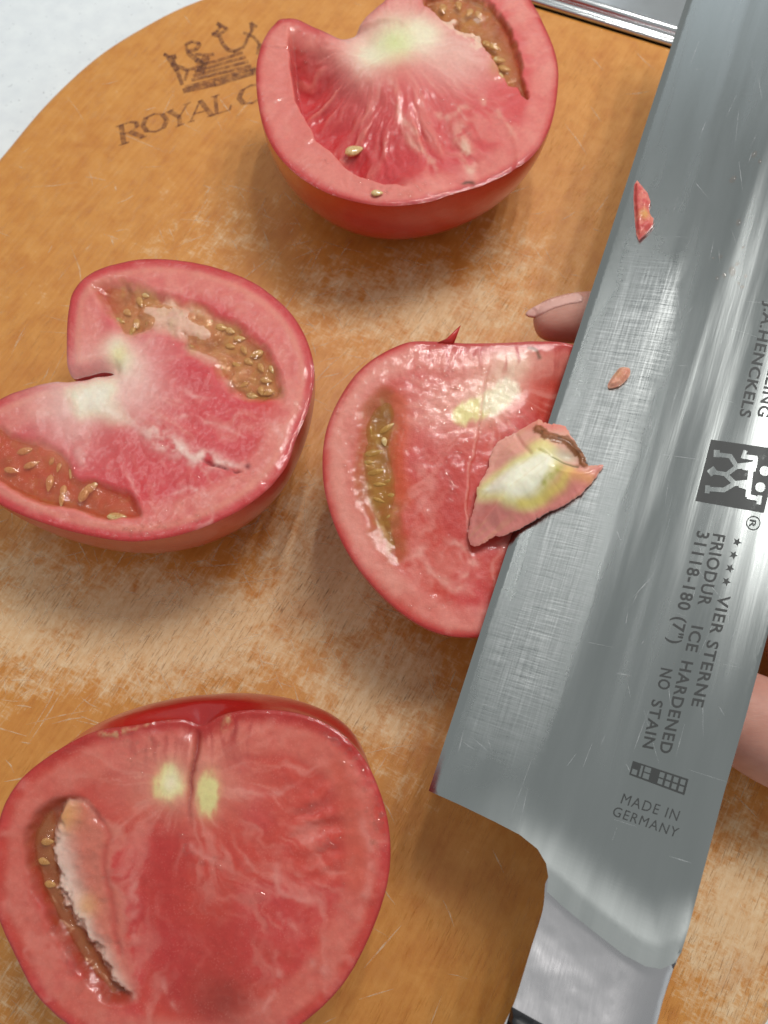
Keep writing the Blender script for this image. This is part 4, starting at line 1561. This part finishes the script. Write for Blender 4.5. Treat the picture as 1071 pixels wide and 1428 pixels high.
figs = [bar((140, 962), (172, 964), 40), bar((160, 968), (235, 978), 24), bar((228, 972), (268, 1035), 26), bar((268, 1035), (206, 1082), 24), bar((212, 1078), (130, 1065), 24), bar((114, 1075), (150, 1048), 40),
        bar((206, 1080), (258, 1130), 26), bar((258, 1128), (190, 1168), 26), bar((196, 1165), (95, 1158), 26), bar((92, 1160), (118, 1162), 44),
        bar((298, 965), (318, 972), 48), bar((310, 980), (380, 990), 26), bar((372, 985), (365, 1040), 26), bar((268, 1035), (368, 1022), 30), bar((300, 1040), (372, 1050), 26),
        bar((250, 1130), (335, 1122), 28), bar((280, 1138), (345, 1158), 24), bar((345, 1060), (328, 1205), 28), bar((325, 1200), (395, 1215), 26), bar((396, 1195), (388, 1245), 26)]
for cx, cy in ((422, 1060), (398, 1150)):
    c = zq(cx, cy)
    figs.append([c + 7.0 * np.array([math.cos(a), math.sin(a)]) for a in np.linspace(0, 2 * math.pi, 16, endpoint=False)])
V, F = [], []
for k, P in enumerate(figs):
    X = on_blade(P, 0.003 + 0.0004 * k)
    i0 = len(V)
    V += list(X)
    F.append(tuple(range(i0, i0 + len(X))))
mesh('twin_figures', V, F, M_blade, knife, smooth=False)
# small chequered mark
zc = lambda x, y: np.array([x / 6.694 + 840, y / 6.694 + 1040])
CH = quadmap([zc(250, 270), zc(765, 462), zc(805, 312), zc(285, 140)])
blade_poly('chequered_mark', [[CH(u, v) for u, v in ((0, 0), (1, 0), (1, 1), (0, 1))]], M_print)
cells = [(.03, .12, .12, .48), (.16, .12, .20, .88), (.23, .12, .34, .48), (.23, .56, .34, .9)]
for k in range(4):
    for j in range(2):
        cells.append((.50 + .125 * k, .12 + .43 * j, .585 + .125 * k, .45 + .43 * j))
blade_poly('chequer_cells', [[CH(a, b), CH(c, b), CH(c, d), CH(a, d)] for a, b, c, d in cells], M_blade, 0.003)
# hairline scratches on the steel
sv, sf = [], []
for k in range(170):
    px, py = (rng.uniform(640, 1060), rng.uniform(0, 1200))
    p = KF.px([(px, py)])[0]
    if sdf(p[None], blp)[0] < 0.3:
        continue
    ang = rng.choice([rng.normal(math.pi / 2, 0.15), rng.normal(0, 0.2), rng.normal(0.4, 0.3)], p=[.3, .5, .2])
    L = rng.gamma(2, 0.25) + .1
    d = np.array([math.cos(ang), math.sin(ang)])
    q = np.array([-d[1], d[0]]) * rng.uniform(0.003, 0.009)
    pp = np.array([p - d * L / 2 - q * .2, p - d * L / 2 + q * .2, p + q, p - q, p + d * L / 2 + q * .2, p + d * L / 2 - q * .2])
    X = KF.to3(pp, blade_top(pp) + 0.004)
    i0 = len(sv)
    sv += list(X)
    sf += [(i0, i0 + 3, i0 + 2, i0 + 1), (i0 + 3, i0 + 5, i0 + 4, i0 + 2)]
M_hair = mat_overlay('scratch_glint', (0.8, 0.82, 0.84), 0.5, 4.0, 0.3, 0.7, 0.4)
tag(mesh('scratches', sv, sf, M_hair, knife, smooth=False), None, kind='stuff')


# ------------------------------------------------------------------ pieces lying on the blade
def blob_piece(name, label, cat, outline, lift, hfun, cfun, mat, sp=0.03, botf=None):
    out = KF.px(outline, lift)
    if signed_area(out) < 0:
        out = out[::-1]
    base = KF.to3(out.mean(0)[None], lift)[0]
    root = thing(name, label, cat, tuple(base))
    v0 = {}

    def top(p):
        return hfun(proj(KF.to3(p, lift)), sdf(p, out))
    bot = botf if botf else (lambda p: blade_top(p) + 0.012)
    V, F, v = slab(out, KF, sp, top, bot)
    P = proj(KF.to3(v, lift))
    rgb, wet = cfun(P)
    o = mesh('flesh', V, F, mat, root, rgb=np.vstack([rgb, rgb]), att={'wet': np.r_[wet, wet]}, crease=50)
    return root


q7 = lambda pts: Z(pts, 4.868, 630, 560)
cp_px = crom(q7([(575, 85), (620, 105), (690, 115), (752, 126), (785, 165), (805, 200), (845, 260), (902, 350), (902, 398), (965, 400), (1026, 396), (985, 460), (940, 520), (860, 600), (760, 670), (640, 722), (560, 768), (440, 835), (330, 882), (280, 884), (205, 928), (135, 952), (96, 910), (100, 830), (125, 720), (155, 640), (166, 560), (230, 440), (250, 330), (300, 240), (390, 190), (500, 130)]), 200)
cp_px = cp_px + rng.normal(0, 0.55, cp_px.shape)


def core_h(P, d):
    ridge = gauss(dline(P, q7([(250, 560), (520, 560), (700, 420)])), 34)
    h = 0.06 + 0.40 * ss(0, 0.9, d) + 0.16 * ridge
    h = h - 0.03 * (1 - ss(0, 0.06, d))
    lip = dline(P, q7([(585, 165), (640, 225), (770, 240), (870, 330), (890, 390)]))
    h = h + 0.10 * gauss(lip, 6) - 0.22 * gauss(np.hypot((P[:, 0] - 787) / 1.5, P[:, 1] - 634), 9)
    h = h - 0.06 * gauss(dline(P, q7([(600, 350), (680, 385), (760, 418), (850, 422)])), 2.2)
    h = h - 0.05 * gauss(dline(P, q7([(430, 200), (480, 300), (540, 370)])), 3)
    return h + (fbm(P, 14, 33, 3) - .5) * 0.05


def core_c(P):
    n1, n2 = fbm(P, 18, 3), fbm(P, 5, 4)
    c = np.tile(srgb(228, 164, 148), (len(P), 1))
    c = lay(c, srgb(208, 122, 116), ss(680, 705, P[:, 1] + (P[:, 0] - 690) * 0.35) * 0.8)
    c = lay(c, srgb(222, 126, 112), (1 - ss(588, 600, P[:, 1])) * 0.7)
    w = sdf(P, crom(q7([(560, 372), (640, 350), (705, 400), (690, 470), (640, 560), (560, 655), (440, 680), (300, 640), (190, 610), (260, 540), (400, 460), (500, 410)]), 60))
    c = lay(c, srgb(230, 224, 158), ss(-17, 0, w + (n1 - .5) * 6) * 0.9)
    c = lay(c, srgb(246, 243, 220), ss(-4, 10, w + (n1 - .5) * 6))
    dv = np.array([-0.78, 0.62])
    fbw = fbm(np.stack([P @ np.array([0.62, 0.78]), (P @ dv) * 0.12], 1), 4, 29, 3)
    c = lay(c, srgb(206, 176, 120), ss(.5, .8, fbw) * .2)
    c = lay(c, srgb(168, 168, 50), streak(P, q7([(775, 430), (720, 480), (660, 545), (600, 612)]), 6, 5, 9) * 1.0)
    c = lay(c, srgb(226, 208, 110), gauss(dline(P, q7([(800, 460), (740, 560), (600, 660), (470, 690)])), 7) * 0.8)
    c = lay(c, srgb(226, 214, 140), gauss(dline(P, q7([(560, 320), (620, 290), (680, 330)])), 9) * 0.8)
    c = lay(c, srgb(232, 170, 110), gauss(dline(P, q7([(820, 480), (930, 490)])), 8) * 0.7)
    c = lay(c, srgb(214, 208, 184), gauss(np.hypot((P[:, 0] - 787) / 1.6, P[:, 1] - 633), 11) * 0.9)
    br = dline(P, q7([(585, 165), (640, 222), (700, 242), (770, 242), (825, 275), (872, 335), (890, 385)]))
    c = lay(c, srgb(136, 80, 32), ss(0.10, 0.5, gauss(br + (n2 - .5) * 9, 6.5)) * (0.7 + .6 * n2))
    c = lay(c, srgb(84, 48, 20), gauss(br, 3.2) * ss(.4, .6, n2) * 0.8)
    c = lay(c, srgb(116, 108, 50), gauss(dline(P, q7([(690, 395), (760, 418), (850, 422)])), 1.6) * 0.8)
    return c, np.full(len(P), 0.35)


M_core = mat_flesh('tomato_core_flesh', 0.0012, (1.0, 0.8, 0.6), 0.14, 0.2)
cp = blob_piece('tomato_core_piece', 'cut wedge of pale green tomato core with a brown scar lying across the blade edge', 'tomato piece', cp_px, 0.35, core_h, core_c, M_core, 0.03,
                botf=lambda p: np.maximum(blade_top(p) + 0.012, 0.0))


def scrap_c(cols, cx, cy):
    def f(P):
        n = fbm(P, 6, 12)
        c = np.tile(cols[0], (len(P), 1))
        c = lay(c, cols[1], ss(.35, .7, n))
        c = lay(c, cols[2], gauss(np.hypot(P[:, 0] - cx, P[:, 1] - cy), 7) * 0.9)
        return c, np.full(len(P), 0.6)
    return f


q3 = lambda pts: Z(pts, 2.857, 700, 0)
sl = resample(q3([(538, 716), (560, 740), (580, 765), (592, 800), (584, 825), (590, 850), (604, 868), (600, 895), (575, 925), (545, 952), (535, 930), (528, 860), (524, 790), (526, 735)]), 80)
blob_piece('tomato_sliver', 'long red tomato sliver stuck to the blade near its far end', 'tomato piece', sl, 0.06,
           lambda P, d: 0.03 + 0.10 * ss(0, 0.12, d) + (fbm(P, 5, 2) - .5) * 0.05, scrap_c((srgb(206, 88, 84), srgb(222, 130, 116), srgb(214, 160, 84)), 899, 300), M_core, 0.02)
s2 = crom(Z([(180, 362), (212, 364), (216, 385), (205, 405), (175, 432), (135, 440), (131, 425), (150, 395), (165, 375)], 2.745, 800, 380), 50)
blob_piece('tomato_scrap', 'small pinkish tomato scrap on the blade above the core wedge', 'tomato piece', s2, 0.05,
           lambda P, d: 0.03 + 0.09 * ss(0, 0.1, d) + (fbm(P, 5, 2) - .5) * 0.04, scrap_c((srgb(214, 146, 124), srgb(224, 170, 146), srgb(206, 150, 110)), 862, 522), M_core, 0.02)
# wet beads on the blade
V, F = [], []
beads = [(1021, 378, 0.085), (1010, 384, 0.051), (1028, 368, 0.051), (1000, 388, 0.043), (1035, 400, 0.051), (1022, 250, 0.085), (1030, 395, 0.034), (1052, 215, 0.068), (1060, 225, 0.051), (995, 360, 0.034), (1040, 385, 0.043), (1005, 358, 0.051), (1030, 310, 0.068), (1036, 345, 0.034)]
for k in range(60):
    beads.append((rng.uniform(700, 1060), rng.uniform(60, 1180), rng.uniform(0.005, 0.014)))
for bx, by, r in beads:
    c = KF.px([(bx, by)])[0]
    if sdf(c[None], blp)[0] < 0.1:
        continue
    z0 = blade_top(c[None])[0]
    el, an = rng.uniform(1, 2.0), rng.uniform(-0.6, 0.6)
    i0 = len(V)
    for rr, zz in ((1.0, -0.05), (0.8, 0.28), (0.42, 0.46)):
        for j in range(8):
            a = j * math.pi / 4
            ex, ey = rr * math.cos(a) * el, rr * math.sin(a)
            V.append(KF.to3([(c[0] + r * (ex * math.cos(an) - ey * math.sin(an)), c[1] + r * (ex * math.sin(an) + ey * math.cos(an)))], z0 + 0.002 + r * zz)[0])
    V.append(KF.to3([c], z0 + r * 0.5)[0])
    for k in range(2):
        for j in range(8):
            q = (j + 1) % 8
            F.append((i0 + k * 8 + j, i0 + k * 8 + q, i0 + k * 8 + 8 + q, i0 + k * 8 + 8 + j))
    for j in range(8):
        F.append((i0 + 16 + j, i0 + 16 + (j + 1) % 8, i0 + 24))
tag(mesh('juice_beads', V, F, M_juice, knife), None, kind='stuff')

# loose seeds on the far tomato
for (sx, sy, ang, ln, lab) in ((494, 210, -15, .62, 'tan tomato seed lying in the hollow of the far tomato half'), (526, 269, 0, .36, 'pale seed on the near rim of the far tomato half')):
    h = TA.h_at([(sx, sy)])[0] + 0.06
    f = TA.fr
    p = f.to3(f.px([(sx, sy)], h), h)[0]
    q = f.to3(f.px([(sx + 5 * math.cos(math.radians(ang)), sy + 5 * math.sin(math.radians(ang)))], h), h)[0]
    if sx == 494:
        # the hollow is deep: find where the sight line meets its floor
        best = None
        for hh in np.linspace(0, -1.4, 120):
            pp = f.to3(f.px([(sx, sy)], hh), hh)
            Pq = proj(f.to3(f.px([(sx, sy)], hh), 0.0))
            if TA.h_at(Pq)[0] > hh:
                best = hh
                break
        if best is not None:
            h = best + 0.07
            p = f.to3(f.px([(sx, sy)], h), h)[0]
            q = f.to3(f.px([(sx + 5, sy - 1.5)], h), h)[0]
    o = put_seed(None, p, q - p, f.n, ln, 'tomato_seed')
    tag(o, lab, 'seed', 'loose tomato seeds')

# ------------------------------------------------------------------ the hand behind the blade
J = {}
nodes, edges, rad = [], [], []


def nd(p, r, par=None):
    nodes.append(p)
    rad.append(r)
    i = len(nodes) - 1
    if par is not None:
        edges.append((par, i))
    return i


wr = nd(U(1230, 930, 2.4), (2.3, 1.7))
fa = nd(U(1480, 1010, 3.2), (2.8, 2.3), wr)
pm = nd(U(1130, 860, 2.3), (2.1, 1.55), wr)
hl = nd(U(1105, 1035, 2.15), (2.0, 1.8), wr)
chains = {
    'index': [((1085, 660, 2.9), 1.05), ((985, 520, 3.25), .86), ((885, 448, 3.05), .78), ((818, 441, 2.8), .80), ((775, 446, 2.6), .70), ((741, 450, 2.5), .50)],
    'middle': [((1095, 700, 2.0), 1.05), ((1000, 530, 1.9), .86), ((900, 470, 1.5), .78), ((850, 462, 1.1), .66)],
    'ring': [((1110, 745, 1.5), 1.0), ((1030, 590, 1.2), .82), ((950, 520, .95), .74), ((905, 500, .85), .62)],
    'little': [((1125, 800, 1.15), .9), ((1070, 660, .9), .70), ((1010, 590, .75), .62), ((970, 565, .7), .52)],
}
for k, ch in chains.items():
    par = pm
    for (x, y, z), r in ch:
        par = nd(U(x, y, z), (r, r), par)
par = hl
for (x, y, z), r in (((1010, 985, 2.7), 1.15), ((940, 940, 3.0), .95), ((890, 890, 3.05), .86), ((860, 850, 3.0), .66)):
    par = nd(U(x, y, z), (r, r), par)
me = bpy.data.meshes.new('hand_cage')
me.from_pydata([tuple(p) for p in nodes], edges, [])
hob = bpy.data.objects.new('hand_cage', me)
COL.objects.link(hob)
sk = hob.modifiers.new('Skin', 'SKIN')
sk.use_smooth_shade = True
for i, sv_ in enumerate(me.skin_vertices[0].data):
    sv_.radius = rad[i]
    sv_.use_root = (i == 0)
sb_ = hob.modifiers.new('Sub', 'SUBSURF')
sb_.levels = sb_.render_levels = 3
dg = bpy.context.evaluated_depsgraph_get()
dg.update()
ev = hob.evaluated_get(dg)
m2 = ev.to_mesh()
HV = np.array([v.co[:] for v in m2.vertices])
HF = [tuple(p.vertices) for p in m2.polygons]
ev.to_mesh_clear()
bpy.data.objects.remove(hob)
hand = thing('hand', 'bare hand behind the blade steadying the middle tomato with one fingertip showing', 'hand', tuple(U(1100, 880, 0.4)))
mesh('hand_skin', HV, HF, M_human, hand)
# fingernail of the visible finger: a thin plate lying on the finger's own surface
from mathutils.bvhtree import BVHTree
bvh = BVHTree.FromPolygons([Vector(v) for v in HV], HF)
nb = resample(crom([(733, 438), (741, 430), (757, 422), (776, 415), (806, 409), (812, 420), (792, 424), (772, 430), (757, 437), (745, 442)], 60), 60)
nv, nf = fill(nb if signed_area(nb) > 0 else nb[::-1], 2.2)
edge_d = sdf(nv, nb)
NV, hit_z = [], 3.0
rays = [Vector(U(x, y, 0.0) - CAM).normalized() for x, y in nv]
hits = [bvh.ray_cast(Vector(CAM), r) for r in rays]
good = [(i, h[3]) for i, h in enumerate(hits) if h[0] is not None and h[3] < 26]
for i, (r, h) in enumerate(zip(rays, hits)):
    if h[0] is not None and h[3] < 26:
        dist = h[3]
    else:
        k = min(good, key=lambda g_: np.hypot(*(nv[g_[0]] - nv[i])))
        dist = k[1]
    NV.append(CAM + np.array(r) * (dist - 0.015 - 0.035 * float(ss(0, 4, np.array([edge_d[i]]))[0])))
NV = np.array(NV)
n0 = len(NV)
low = NV + np.array([0.0, 0.0, -0.05])
cnt = {}
for t in nf:
    for a, b in zip(t, t[1:] + t[:1]):
        cnt[(a, b)] = 1
NF = list(nf) + [tuple(i + n0 for i in t[::-1]) for t in nf] + [(b, a, a + n0, b + n0) for (a, b) in cnt if (b, a) not in cnt]
mesh('fingernail', np.vstack([NV, low]), NF, M_nail, hand)
